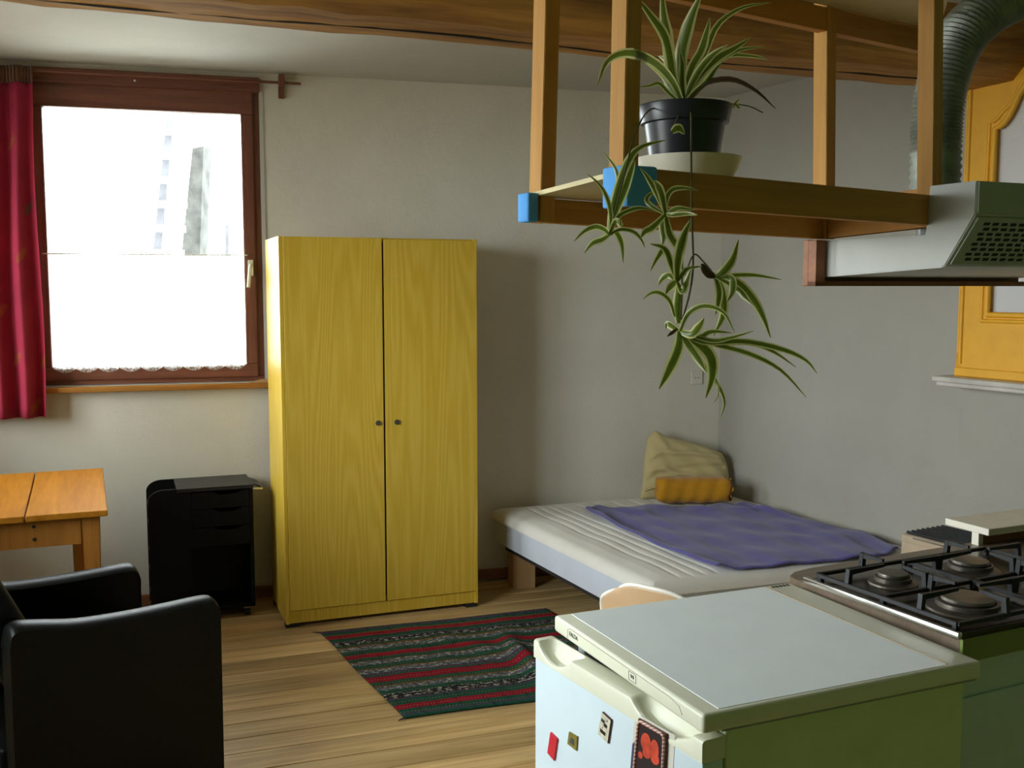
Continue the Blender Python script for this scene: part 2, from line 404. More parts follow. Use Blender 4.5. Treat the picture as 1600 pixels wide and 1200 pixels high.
def lace_mat():
    m, nt, b = new_mat('white_lace')
    nt.nodes.remove(b)
    vo = N(nt, 'ShaderNodeTexVoronoi'); vo.inputs['Scale'].default_value = 95
    nt.links.new(coords(nt), vo.inputs['Vector'])
    k = ramp(nt, vo.outputs['Distance'], [(0.28, (1, 1, 1, 1)), (0.5, (0.35, 0.35, 0.35, 1))])
    tp = N(nt, 'ShaderNodeBsdfTransparent'); tl = N(nt, 'ShaderNodeBsdfTranslucent'); df = N(nt, 'ShaderNodeBsdfDiffuse')
    tl.inputs[0].default_value = (0.85, 0.86, 0.85, 1); df.inputs[0].default_value = (0.85, 0.85, 0.83, 1)
    m1 = N(nt, 'ShaderNodeMixShader'); m1.inputs[0].default_value = 0.55
    nt.links.new(df.outputs[0], m1.inputs[1]); nt.links.new(tl.outputs[0], m1.inputs[2])
    m2 = N(nt, 'ShaderNodeMixShader'); nt.links.new(math_n(nt, 'MULTIPLY', k, 0.75), m2.inputs[0])
    nt.links.new(m1.outputs[0], m2.inputs[1]); nt.links.new(tp.outputs[0], m2.inputs[2])
    nt.links.new(m2.outputs[0], nt.nodes['Material Output'].inputs[0])
    return m
M['lace'] = lace_mat()
def glass_mat():
    m, nt, b = new_mat('window_glass')
    nt.nodes.remove(b)
    tp = N(nt, 'ShaderNodeBsdfTransparent'); gl = N(nt, 'ShaderNodeBsdfGlossy'); gl.inputs['Roughness'].default_value = 0.02
    tp.inputs[0].default_value = (0.95, 0.97, 0.96, 1)
    lw = N(nt, 'ShaderNodeFresnel'); lw.inputs[0].default_value = 1.3
    mx = N(nt, 'ShaderNodeMixShader'); nt.links.new(lw.outputs[0], mx.inputs[0])
    nt.links.new(tp.outputs[0], mx.inputs[1]); nt.links.new(gl.outputs[0], mx.inputs[2])
    nt.links.new(mx.outputs[0], nt.nodes['Material Output'].inputs[0])
    return m
M['glass'] = glass_mat()
def leaf_mat(name, green, cream):
    m, nt, b = new_mat(name)
    s = N(nt, 'ShaderNodeSeparateXYZ'); nt.links.new(coords(nt, src='UV'), s.inputs[0])
    e = math_n(nt, 'ABSOLUTE', math_n(nt, 'SUBTRACT', s.outputs[1], 0.5))
    g = mixc(nt, noise(nt, coords(nt), 40, 3), green, tuple(c * 0.6 for c in green[:3]) + (1,))
    k = ramp(nt, e, [(0.26, (0, 0, 0, 1)), (0.34, (1, 1, 1, 1))])
    c = mixc(nt, k, g, cream)
    nt.links.new(c, b.inputs['Base Color']); b.inputs['Roughness'].default_value = 0.4
    tr = N(nt, 'ShaderNodeBsdfTranslucent'); nt.links.new(c, tr.inputs[0])
    mx = N(nt, 'ShaderNodeMixShader'); mx.inputs[0].default_value = 0.3
    nt.links.new(b.outputs[0], mx.inputs[1]); nt.links.new(tr.outputs[0], mx.inputs[2])
    nt.links.new(mx.outputs[0], nt.nodes['Material Output'].inputs[0])
    return m
M['leaf'] = leaf_mat('variegated_leaf', (0.15, 0.22, 0.02, 1), (0.66, 0.66, 0.28, 1))
M['leaf_dry'] = leaf_mat('dry_brown_leaf', (0.05, 0.030, 0.012, 1), (0.10, 0.06, 0.02, 1))
M['stem'] = plain('runner_stem', (0.10, 0.09, 0.03, 1), 0.6)

# ================================================================== THE ROOM
YB = DEG(15.4)                                      # back wall
WB = Vector((-0.165, 5.321, 0)); CEIL = 2.545
BL = WB - R2(YB) * 3.04; BR = Vector((1.145, 5.68, 0))
YR = DEG(-62); YL = DEG(-70)
RR = BR + R2(YR) * 5.5; LR = BL + R2(YL) * 6.2
room = [BL, LR, RR, BR]

# ---- floor boards
YF = DEG(20)
floor = thing('floor', (0, 0, 0), YF, 'worn brown wooden plank floor', None, None, 'structure')
inv = Matrix.Rotation(-YF, 4, 'Z')
loc = [inv @ p for p in room]
b = MB(); lc = sum(loc, Vector()) / 4; big = [lc + (p - lc) * 1.08 for p in loc]
b.hull([p + Vector((0, 0, -0.09)) for p in big], [p + Vector((0, 0, -0.022)) for p in big]); b.build('subfloor', M['underfloor'], floor)
def span(y):
    xs = []
    for i in range(4):
        p, q = loc[i], loc[(i + 1) % 4]
        if (p.y - y) * (q.y - y) < 0: xs.append(p.x + (q.x - p.x) * (y - p.y) / (q.y - p.y))
    return (min(xs), max(xs)) if len(xs) > 1 else None
y = min(p.y for p in loc) + 0.01; rows = 0
while y < max(p.y for p in loc):
    w = random.choice((0.118, 0.125, 0.135))
    sp = span(y + w / 2)
    if sp:
        cuts = [sp[0] - 0.03, sp[0] + (sp[1] - sp[0]) * random.uniform(0.25, 0.75), sp[1] + 0.03]
        if random.random() < 0.55: cuts.pop(1)
        for k in range(len(cuts) - 1):
            a, c = cuts[k] + 0.0012, cuts[k + 1] - 0.0012; dz = random.uniform(-0.0015, 0)
            mb = MB(); L = (c - a) / 2
            gp = random.choice((0.0009, 0.0012, 0.0016, 0.0026)); mb.box(-L, L, -w / 2 + gp, w / 2 - gp, -0.02, 0, gp * 1.5, 1)
            o = mb.build('floor_plank', M['floor'], floor); o.location = ((a + c) / 2, y + w / 2, dz)
    y += w

# ---- ceiling
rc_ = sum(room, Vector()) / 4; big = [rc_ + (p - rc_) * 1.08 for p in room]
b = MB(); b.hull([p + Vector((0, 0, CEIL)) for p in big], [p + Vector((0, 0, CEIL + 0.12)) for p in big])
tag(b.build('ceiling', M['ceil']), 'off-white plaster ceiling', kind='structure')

# ---- back wall with its window opening (local x along the wall, y outward)
wall_back = thing('wall_back', WB, YB, 'off-white plaster back wall with a window', None, None, 'structure')
U0, U1, Z0, Z1 = -2.135, -1.066, 1.07, 2.515
def plaster_holed(name, x0, x1, h, hole, T, parent, mat):
    u0, u1, z0, z1 = hole
    m = MB(); m.box(x0, u0, 0, T, -0.03, h); m.box(u1, x1, 0, T, -0.03, h)
    m.box(u0, u1, 0, T, -0.03, z0); m.box(u0, u1, 0, T, z1, h)
    return m.build(name, mat, parent)
plaster_holed('plaster', -3.25, 1.42, CEIL, (U0, U1, Z0, Z1), 0.28, wall_back, M['wall'])
# ---- right wall and chimney breast
wall_right = thing('wall_right', BR, YR, 'off-white plaster right-hand wall', None, None, 'structure')
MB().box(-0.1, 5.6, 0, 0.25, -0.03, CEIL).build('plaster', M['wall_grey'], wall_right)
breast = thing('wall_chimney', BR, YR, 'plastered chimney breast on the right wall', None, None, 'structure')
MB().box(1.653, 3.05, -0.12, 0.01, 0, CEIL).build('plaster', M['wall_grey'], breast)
# ---- left wall with two more windows
wall_left = thing('wall_left', BL, YL, 'off-white plaster left-hand wall', None, None, 'structure')
LW = [(0.40, 1.25, 0.95, 2.30), (2.05, 3.60, 0.90, 2.44)]
m = MB(); xa = -0.2
for u0, u1, z0, z1 in LW:
    m.box(xa, u0, -0.25, 0, -0.03, CEIL); m.box(u0, u1, -0.25, 0, -0.03, z0); m.box(u0, u1, -0.25, 0, z1, CEIL); xa = u1
m.box(xa, 6.4, -0.25, 0, -0.03, CEIL)
m.build('plaster', M['wall'], wall_left)
# ---- rear wall, painted green on the kitchen side
YK = math.atan2(RR.y - LR.y, RR.x - LR.x)
wall_rear = thing('wall_rear', LR, YK, 'green painted kitchen wall', None, None, 'structure')
MB().box(-0.2, (RR - LR).length + 0.2, -0.25, 0, -0.03, CEIL).build('plaster', M['green_wall'], wall_rear)

# ---- baseboard
bb = thing('baseboard_back', WB, YB, 'reddish brown wooden baseboard', None, None, 'structure')
MB().box(-2.9, 1.36, -0.016, 0.0, 0.0, 0.055, 0.004).build('board', M['base'], bb)

# ---- window 1
win = thing('window_1', WB, YB, 'dark red-brown wooden window with one large pane', None, None, 'structure')
PU0, PU1, PZ0, PZ1 = -2.040, -1.168, 1.160, 2.350
def frame(b_, x0, x1, z0, z1, wl, wr, wb, wt, y0, y1, bev, hor=True):
    if hor:
        b_.box(x0, x1, y0, y1, z0, z0 + wb, bev); b_.box(x0, x1, y0, y1, z1 - wt, z1, bev)
    else:
        b_.box(x0, x0 + wl, y0, y1, z0 + wb, z1 - wt, bev); b_.box(x1 - wr, x1, y0, y1, z0 + wb, z1 - wt, bev)
for hor, mt in ((True, 'winwood'), (False, 'winwood_z')):
    q = MB(); frame(q, U0 + 0.004, U1 - 0.014, Z0 + 0.004, Z1 - 0.004, 0.036, 0.036, 0.026, 0.05, 0.02, 0.09, 0.004, hor)
    q.build('outer_frame', M[mt], win)
    q = MB(); frame(q, PU0 - 0.064, PU1 + 0.058, PZ0 - 0.064, PZ1 + 0.118, 0.064, 0.058, 0.064, 0.118, 0.004, 0.07, 0.006, hor)
    q.build('sash', M[mt], win)
MB().box(U0 + 0.002, U1 - 0.012, -0.022, 0.02, 2.452, 2.520, 0.004).build('lintel_board', M['winwood'], win)
MB().box(U1 - 0.015, U1 + 0.004, -0.005, 0.09, Z0 + 0.005, Z1 - 0.005).build('white_jamb', M['ceil'], win)
MB().box(PU0 - 0.005, PU1 + 0.005, 0.045, 0.049, PZ0 - 0.005, PZ1 + 0.005).build('pane', M['glass'], win)
MB().box(U0 + 0.02, U1 + 0.014, -0.050, 0.02, 1.044, 1.068, 0.004).build('sill', M['sill'], win)
hd = MB(); hd.box(-1.150, -1.124, -0.010, 0.004, 1.585, 1.662, 0.003)
hdl = hd.build('handle_plate', M['cream_plastic'], win)
q = MB(); q.tube([(-1.137, -0.008, 1.636), (-1.137, -0.040, 1.634), (-1.141, -0.046, 1.620), (-1.150, -0.046, 1.53)], [0.008, 0.008, 0.009, 0.0085], 10)
q.build('lever', M['cream_plastic'], hdl, 40)
MB().tube([(U0 + 0.5, -0.024, 2.478), (U0 + 0.5, -0.021, 2.478)], 0.006, 10).build('screw_head', M['chrome'], win)
nb = Vector((math.sin(YB), -math.cos(YB), 0))
portal('window_portal', WB + R2(YB) * ((PU0 + PU1) / 2) + Vector((0, 0, (PZ0 + PZ1) / 2)) - nb * 0.10, R2(YB), PU1 - PU0 + 0.1, PZ1 - PZ0 + 0.1, nb)

# ---- windows 2 and 3, in the left wall (outside the frame, they give the light from the left)
nl = Vector((-math.sin(YL), math.cos(YL), 0))
for wi, W2 in enumerate(LW):
    win2 = thing('window_%d' % (wi + 2), BL, YL, 'dark wooden window in the left wall', None, None, 'structure')
    for hor, mt in ((True, 'winwood'), (False, 'winwood_z')):
        q = MB(); frame(q, W2[0], W2[1], W2[2], W2[3], 0.06, 0.06, 0.06, 0.06, -0.10, -0.02, 0.004, hor)
        q.build('sash', M[mt], win2)
    xm = (W2[0] + W2[1]) / 2
    MB().box(xm - 0.025, xm + 0.025, -0.10, -0.02, W2[2] + 0.06, W2[3] - 0.06).build('mullion', M['winwood_z'], win2)
    for xa, xb in ((W2[0] + 0.055, xm - 0.02), (xm + 0.02, W2[1] - 0.055)):
        MB().box(xa, xb, -0.065, -0.061, W2[2] + 0.055, W2[3] - 0.055).build('pane', M['glass'], win2)
    MB().box(W2[0] - 0.03, W2[1] + 0.03, -0.10, 0.05, W2[2] - 0.03, W2[2]).build('sill', M['sill'], win2)
    portal('window_portal', BL + R2(YL) * xm + Vector((0, 0, (W2[2] + W2[3]) / 2)) - nl * 0.18, R2(YL), W2[1] - W2[0], W2[3] - W2[2], nl)

# ---- old ceiling beam
BA = atz(0, 5, 2.3); BC = atz(1430, 137, 2.3); YBM = math.atan2(BC.y - BA.y, BC.x - BA.x)
beam = thing('ceiling_beam', BA, YBM, 'old dark hewn wooden beam under the ceiling', 'beam', None, 'structure')
q = MB(); LB = 5.3; x_0 = -1.35; nseg = 40; rings = []
for i in range(nseg + 1):
    x = x_0 + LB * i / nseg; j = lambda a: random.uniform(-a, a)
    wob = 0.008 * math.sin(x * 3.1)
    rings.append([(x, -0.27 + j(0.004), 0.26), (x, -0.275 + j(0.006), 0.05 + j(0.004)), (x, -0.235 + j(0.006), 0.006 + j(0.004)),
                  (x, -0.022 + j(0.004) + wob, 0.0 + j(0.003)), (x, -0.002 + wob, 0.022 + j(0.004)), (x, 0.0 + j(0.003), 0.26)])
vv = [[q.bm.verts.new(p) for p in r] for r in rings]
for i in range(nseg):
    for k in range(6): q.bm.faces.new((vv[i][k], vv[i][(k + 1) % 6], vv[i + 1][(k + 1) % 6], vv[i + 1][k]))
q.bm.faces.new(vv[0]); q.bm.faces.new(vv[-1][::-1])
q.build('timber', M['beam'], beam, 35)
q = MB(); q.tube([(x_0 + 0.3 + k * 0.1, -0.075 - 0.02 * math.sin(k * 0.35) - 0.001 * k, 0.0015 + 0.001 * math.sin(k * 1.7)) for k in range(44)], [0.002 + 0.0025 * abs(math.sin(k * 0.6)) for k in range(44)], 6)
q.build('crack', M['dark'], beam)

# ================================================================== OUTSIDE THE WINDOW
def outside_quad(name, pts, Y, th, mat, parent=None):
    P = [aty(x, y, Y) for x, y in pts]; d = Vector((0, th, 0))
    return MB().hull(P, [p + d for p in P]).build(name, mat, parent)
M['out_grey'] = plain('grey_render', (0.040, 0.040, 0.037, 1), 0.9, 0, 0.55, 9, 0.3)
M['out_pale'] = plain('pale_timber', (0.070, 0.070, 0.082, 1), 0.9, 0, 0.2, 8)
M['out_white'] = plain('bright_render', (0.8, 0.8, 0.78, 1), 0.9)
yard = MB().box(-6.2, -1.2, 7.2, 9.6, -0.15, 0.0).build('courtyard', M['out_white']); tag(yard, 'pale courtyard ground outside the window', kind='structure')
g0 = aty(270, 470, 8.0)
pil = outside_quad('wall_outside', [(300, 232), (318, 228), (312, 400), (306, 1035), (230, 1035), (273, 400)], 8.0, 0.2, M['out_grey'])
tag(pil, 'grey rendered pillar seen through the window', kind='structure')
lad = thing('ladder', (aty(258, 500, 7.7).x, 7.7, 0), 0, 'pale ladder leaning outside, seen through the window', 'ladder')
lo = lad.location
def outp(x, y, Y=7.7): return aty(x, y, Y) - lo
gz = 1052
for xa, xb in ((268, 222), (300, 254)):
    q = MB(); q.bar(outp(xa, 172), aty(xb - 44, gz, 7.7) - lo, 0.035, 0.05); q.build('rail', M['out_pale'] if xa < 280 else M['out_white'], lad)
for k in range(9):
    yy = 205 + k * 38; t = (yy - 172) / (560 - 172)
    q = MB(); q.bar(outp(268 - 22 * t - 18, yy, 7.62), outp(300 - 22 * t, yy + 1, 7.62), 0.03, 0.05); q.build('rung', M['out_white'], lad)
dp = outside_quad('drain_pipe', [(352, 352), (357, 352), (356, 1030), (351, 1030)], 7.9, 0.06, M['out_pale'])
tag(dp, 'thin dark drain pipe seen at the right of the window pane', 'pipe')

# ================================================================== CURTAINS
CY = -0.085
cur = thing('red_curtain', WB + R2(YB) * -2.3 + nb * 0.085, YB, 'dark red curtain with a small leaf print hanging left of the window', 'curtain')
def cp(px, py):      # point in the curtain plane, curtain-local
    p = hit(px, py, WB + nb * 0.085, nb); d = p - Vector(cur.location); return d.dot(R2(YB)), p.z
xr_top = cp(50, 130)[0]; xr_bot = cp(73, 652)[0]; zt = cp(50, 130)[1]; zb = cp(73, 652)[1]
def cfun(u, v):
    z = zt + (zb - zt) * v; xr = xr_top + (xr_bot - xr_top) * v ** 0.8; xl = xr - 0.50 - 0.05 * v
    x = xl + (xr - xl) * u
    fold = math.sin(u * 2 * math.pi * 5.5 + 0.4) * (0.018 + 0.014 * v) + 0.008 * math.sin(u * 31 + 2) * (1 - v) + 0.006 * math.sin(u * 11 + v * 3)
    return Vector((x + 0.006 * math.sin(v * 7 + u * 9), fold, z))
MB().grid(cfun, 110, 30).build('fabric', M['curtain'], cur, 180, solid=0.0015)
zt2 = cp(50, 104)[1]
def tfun(u, v):
    p = cfun(u, 0); return Vector((p.x, p.y * 0.6 + 0.005 * math.sin(u * 2 * math.pi * 34), zt + 0.002 + (zt2 - zt) * v))
MB().grid(tfun, 220, 4).build('heading_tape', M['tape'], cur, 180, solid=0.0015)

rod = thing('curtain_rod', WB, YB, 'thin brown wooden curtain rod above the window', 'curtain rod')
hr = lambda px, py, off: (lambda p: ((p - WB).dot(R2(YB)), p.z))(hit(px, py, WB + nb * off, nb))
ru, rz = hr(470, 131, 0.06)
MB().tube([(-2.72, -0.06, rz), (ru, -0.06, rz)], 0.0065, 10).build('pole', M['winwood'], rod, 40)
bu, bz = hr(440, 134, 0.05)
q = MB(); q.box(bu - 0.014, bu + 0.014, -0.02, 0.0, bz - 0.052, bz + 0.052, 0.002); q.box(bu - 0.014, bu + 0.014, -0.074, -0.018, bz - 0.004, bz + 0.05, 0.002)
q.build('bracket', M['winwood_z'], rod)

lace = thing('lace_half_curtain', WB, YB, 'white lace half curtain with scalloped hem across the lower pane', 'lace curtain')
LZ = 1.684
def lfun(u, v):
    x = PU0 + 0.008 + (PU1 - PU0 - 0.012) * u
    zb_ = 1.158 - 0.020 * abs(math.sin(u * math.pi * 9.0)) ** 0.8
    return Vector((x, -0.006 + 0.0035 * math.sin(u * 90) , LZ - 0.004 + (zb_ - LZ) * v))
MB().grid(lfun, 160, 24).build('fabric', M['lace'], lace, 180)
q = MB(); q.tube([(PU0 - 0.02, -0.008, LZ), (PU1 + 0.016, -0.008, LZ)], 0.003, 8); q.build('wire', M['socket'], lace, 40)
for u in (PU0 - 0.02, PU1 + 0.018):
    q = MB(); q.tube([(u, 0.004, LZ), (u, -0.013, LZ), (u + 0.006, -0.013, LZ + 0.004)], 0.0028, 8); q.build('hook', M['chrome'], lace, 40)
wd = thing('wooden_wedge', WB + R2(YB) * -1.115 + Vector((0, 0, 1.069)) + nb * 0.014, YB, 'small pale wooden wedge lying on the window sill', 'wedge')
MB().prism([(-0.05, 0), (0.045, 0), (0.045, 0.015), (0.02, 0.016)], lambda a, c: Vector((a, -0.012, c)), lambda a, c: Vector((a, 0.012, c))).build('wedge_block', M['leg_pale'], wd)

# ================================================================== WARDROBE
WY = 0.3662; WO = Vector((-1.0154, 4.5284, 0)); W, D, H = 0.9131, 0.42, 1.7527
war = thing('wardrobe', WO, WY, 'tall two-door wardrobe in yellow wood-grain laminate', 'wardrobe')
MB().box(0, 0.016, 0.0, D, 0.018, H, 0.0015).build('side_panel', M['laminate'], war)
MB().box(W - 0.016, W, 0.0, D, 0.018, H, 0.0015).build('side_panel', M['laminate'], war)
MB().box(0.016, W - 0.016, 0.022, D, H - 0.016, H).build('top_panel', M['laminate'], war)
MB().box(0.016, W - 0.016, D - 0.006, D, 0.08, H - 0.016).build('back_panel', M['laminate'], war)
MB().box(0.016, W - 0.016, 0.022, D - 0.006, 0.08, 0.096).build('bottom_panel', M['laminate'], war)
MB().box(0.016, W - 0.016, 0.006, 0.022, 0.02, 0.076).build('plinth', M['laminate'], war)
for x, y in ((0.03, 0.02), (W - 0.03, 0.02), (0.03, D - 0.04), (W - 0.03, D - 0.04)):
    MB().box(x - 0.03, x + 0.03, y - 0.012, y + 0.03, 0, 0.019).build('foot', M['dark'], war)
mid = 0.462
for a, c, zt_, kx in ((0.0175, mid - 0.004, H - 0.001, mid - 0.030), (mid + 0.005, W - 0.003, H - 0.007, mid + 0.058)):
    dr = MB().box(a, c, -0.004, 0.014, 0.080, zt_, 0.0012).build('door', M['laminate'], war)
    zk = aty(598, 660, 4.70).z
    k = MB(); k.tube([(kx, -0.004, zk), (kx, -0.012, zk)], [0.0125, 0.011], 16); k.build('lock', M['burner'], dr, 40)
MB().box(mid - 0.02, mid + 0.02, 0.016, 0.024, 0.1, H - 0.02).build('centre_strip', M['dark'], war)

# ================================================================== BLACK DRAWER TROLLEY
TY = DEG(21); TW, TD, TH = 0.460, 0.28, 0.622
tro = thing('drawer_trolley', Vector((-1.20, 4.72, 0)) - R2(TY) * TW, TY, 'black drawer trolley on castors with an open bay below', 'trolley')
def side_profile():
    r = 0.05; pts = [(0, 0.045)] + [(TW, 0.045), (TW, TH)]
    pts += [(r + 0.02 - (r + 0.02) * math.sin(a), TH - r + r * math.cos(a)) for a in [math.pi / 2 * k / 8 for k in range(9)]]
    return pts
fp = [p for p in side_profile()]
# front board has the drawers and bay cut out on its right
q = MB(); xl = 0.185
q.prism([(0, 0.045), (xl, 0.045), (xl, TH)] + fp[3:], lambda a, c: Vector((a, 0, c)), lambda a, c: Vector((a, 0.016, c)))
q.build('front_board', M['black'], tro)
MB().prism(fp, lambda a, c: Vector((a, TD - 0.016, c)), lambda a, c: Vector((a, TD, c))).build('back_board', M['black'], tro)
MB().box(TW - 0.016, TW, 0.002, TD - 0.016, 0.045, TH - 0.017).build('side_board', M['black'], tro)
MB().box(xl - 0.02, xl - 0.004, 0.017, TD - 0.016, 0.045, TH - 0.03).build('inner_board', M['black'], tro)
MB().box(0.125, TW + 0.002, -0.004, TD - 0.001, TH - 0.016, TH + 0.001, 0.001).build('top_board', M['black_top'], tro)
MB().box(xl - 0.02, TW, 0.002, TD - 0.016, 0.045, 0.063).build('bottom_board', M['black'], tro)
for zz in (0.10, 0.21, 0.30, 0.43, 0.52):
    MB().box(0.004, xl - 0.02, 0.017, TD - 0.017, zz, zz + 0.012).build('slot_shelf', M['black_top'], tro)
dz = [0.602, 0.522, 0.437, 0.345]
for k in range(3):
    z1, z0 = dz[k] - 0.002, dz[k + 1] + 0.002
    pts = [(xl + 0.002, z0), (TW - 0.018, z0), (TW - 0.018, z1)]
    cx = (xl + TW) / 2 + 0.02; hw = 0.062
    pts += [(cx + hw * math.cos(a), z1 - 0.017 * math.sin(a)) for a in [math.pi * i / 12 for i in range(13)]] + [(xl + 0.002, z1)]
    t = bmesh.new(); A = [t.verts.new((p[0], -0.001, p[1])) for p in pts]; f = t.faces.new(A)
    bmesh.ops.triangulate(t, faces=[f]); ex = bmesh.ops.extrude_face_region(t, geom=t.faces[:])
    bmesh.ops.translate(t, verts=[v for v in ex['geom'] if isinstance(v, bmesh.types.BMVert)], vec=(0, 0.015, 0))
    mb = MB(); mb._merge(t); d_ = mb.build('drawer', M['black'], tro)
    MB().box(xl + 0.004, TW - 0.02, 0.03, TD - 0.04, z0, z1 - 0.03).build('drawer_box', M['dark'], d_)
MB().box(xl, TW - 0.016, TD - 0.03, TD - 0.018, 0.063, dz[3]).build('bay_back', M['dark'], tro)
for x, y in ((0.05, 0.04), (TW - 0.035, 0.03), (0.05, TD - 0.04), (TW - 0.035, TD - 0.04)):
    c = MB(); c.tube([(x - 0.012, y, 0.020), (x + 0.012, y, 0.020)], 0.020, 16); cw = c.build('castor', M['iron'], tro, 40)
    MB().box(x - 0.016, x + 0.016, y - 0.014, y + 0.014, 0.036, 0.046).build('castor_plate', M['chrome'], cw)
q = MB(); q.tube([(TW, 0.06, TH - 0.03), (TW + 0.047, 0.06, TH - 0.034), (TW + 0.047, 0.21, TH - 0.034), (TW, 0.21, TH - 0.03)], 0.006, 8)
q.build('side_rail', M['chrome'], tro, 40)
q = MB(); q.hull([(TW + 0.002, 0.07, TH - 0.012), (TW + 0.045, 0.07, TH - 0.028), (TW + 0.045, 0.24, TH - 0.028), (TW + 0.002, 0.24, TH - 0.012)], [(TW + 0.002, 0.07, TH - 0.006), (TW + 0.045, 0.07, TH - 0.022), (TW + 0.045, 0.24, TH - 0.022), (TW + 0.002, 0.24, TH - 0.006)]); q.build('side_flap', M['black_top'], tro)

# ================================================================== WOODEN TABLE AT LEFT
TBY = DEG(22.5); TC = atz(168, 797, 0.75); TBW, TBD = 0.84, 0.92
tab = thing('wooden_table', Vector((TC.x, TC.y, 0)) - R2(TBY) * TBW, TBY, 'honey-coloured old wooden table with split planks below the curtain', 'table')
xs = [0, 0.20, 0.41, 0.575, TBW]
for i in range(4):
    g = 0.0025
    o = MB().box(xs[i] + g, xs[i + 1] - g * (0 if i == 3 else 1), 0, TBD, 0.728, 0.75, 0.004).build('top_plank', M['honey'], tab)
MB().box(0.05, TBW - 0.09, 0.055, 0.077, 0.625, 0.728).build('apron', M['honey_z'], tab)
MB().box(0.05, TBW - 0.09, TBD - 0.077, TBD - 0.055, 0.625, 0.728).build('apron', M['honey_z'], tab)
for x in (0.055, TBW - 0.077 + 0.0): MB().box(x, x + 0.022, 0.09, TBD - 0.09, 0.625, 0.728).build('apron', M['honey_z'], tab)
for x, y in ((TBW - 0.085, 0.05), (TBW - 0.135, TBD - 0.11), (0.025, 0.05), (0.025, TBD - 0.11)):
    q = MB(); s_ = 0.06; sx = 0.012 if x < 0.3 else -0.012
    q.hull([(x + 0.01, y + 0.01, 0), (x + 0.05, y + 0.01, 0), (x + 0.05, y + 0.05, 0), (x + 0.01, y + 0.05, 0)], [(x, y, 0.728), (x + s_, y, 0.728), (x + s_, y + s_, 0.728), (x, y + s_, 0.728)], 0.003)
    q.build('leg', M['honey_z'], tab)
for zz in (0.700, 0.655):
    MB().tube([(TBW - 0.24, 0.052, zz), (TBW - 0.24, 0.056, zz)], 0.006, 10).build('peg', M['dark'], tab)

# ================================================================== BLACK ARMCHAIR
AY = DEG(40); AN = atz(344, 936, 0.603)
AO = AN - Matrix.Rotation(AY, 3, 'Z') @ Vector((0.30, -0.30, 0)); AO.z = 0
arm = thing('armchair', AO, AY, 'black leather armchair with curved armrests in the left foreground', 'armchair')
top = cat_rom([(-0.285, 0, 0.60), (-0.278, 0, 0.632), (-0.255, 0, 0.642), (-0.20, 0, 0.634), (-0.10, 0, 0.616), (0.03, 0, 0.609), (0.16, 0, 0.609), (0.265, 0, 0.610), (0.292, 0, 0.600), (0.301, 0, 0.575)], 36)
def arm_panel(y0, y1, name, sx=0.0):
    q = MB(); n = len(top); r = 0.028; secs = []
    ym = (y0 + y1) / 2; hw = (y1 - y0) / 2
    for i, p in enumerate(top):
        fx = p.x + sx; zt_ = p.z; ring = [(fx * (1.0 if fx < 0.25 else 1.0), y0 + 0.006, 0.07)]
        for k in range(9):
            a = math.pi - math.pi * k / 8
            ring.append((fx, ym + (hw + (0.006 if 0 < k < 8 else 0)) * math.cos(a), zt_ - r + r * math.sin(a)))
        ring.append((fx, y1 - 0.006, 0.07)); secs.append([q.bm.verts.new(v) for v in ring])
    m_ = len(secs[0])
    for i in range(n - 1):
        for k in range(m_): q.bm.faces.new((secs[i][k], secs[i][(k + 1) % m_], secs[i + 1][(k + 1) % m_], secs[i + 1][k]))
    q.bm.faces.new(secs[0]); q.bm.faces.new(secs[-1][::-1])
    o = q.build(name, M['leather'], arm, 50)
    s_ = MB(); s_.tube([(p.x + sx, y1 - 0.004 if y0 < 0 else y0 + 0.004, p.z - r - 0.004) for p in top], 0.003, 6); s_.build('seam', M['leather'], o, 60)
    return o
arm_panel(-0.30, -0.215, 'armrest'); arm_panel(0.215, 0.30, 'armrest', -0.05)
MB().box(-0.13, 0.25, -0.213, 0.213, 0.28, 0.43, 0.035, 4).build('seat_cushion', M['leather'], arm, 60)
MB().box(-0.30, 0.24, -0.213, 0.213, 0.09, 0.278, 0.01).build('base', M['leather'], arm, 60)
q = MB(); mt = Matrix.Translation((-0.12, 0, 0.43)) @ Matrix.Rotation(DEG(-26), 4, 'Y')
q.box(-0.13, 0.0, -0.213, 0.213, 0.0, 0.50, 0.04, 4, mt); q.build('backrest', M['leather'], arm, 60)
for x in (-0.24, 0.24):
    for y in (-0.25, 0.25):
        MB().tube([(x, y, 0), (x, y, 0.075)], [0.018, 0.024], 12).build('foot', M['dark'], arm, 40)

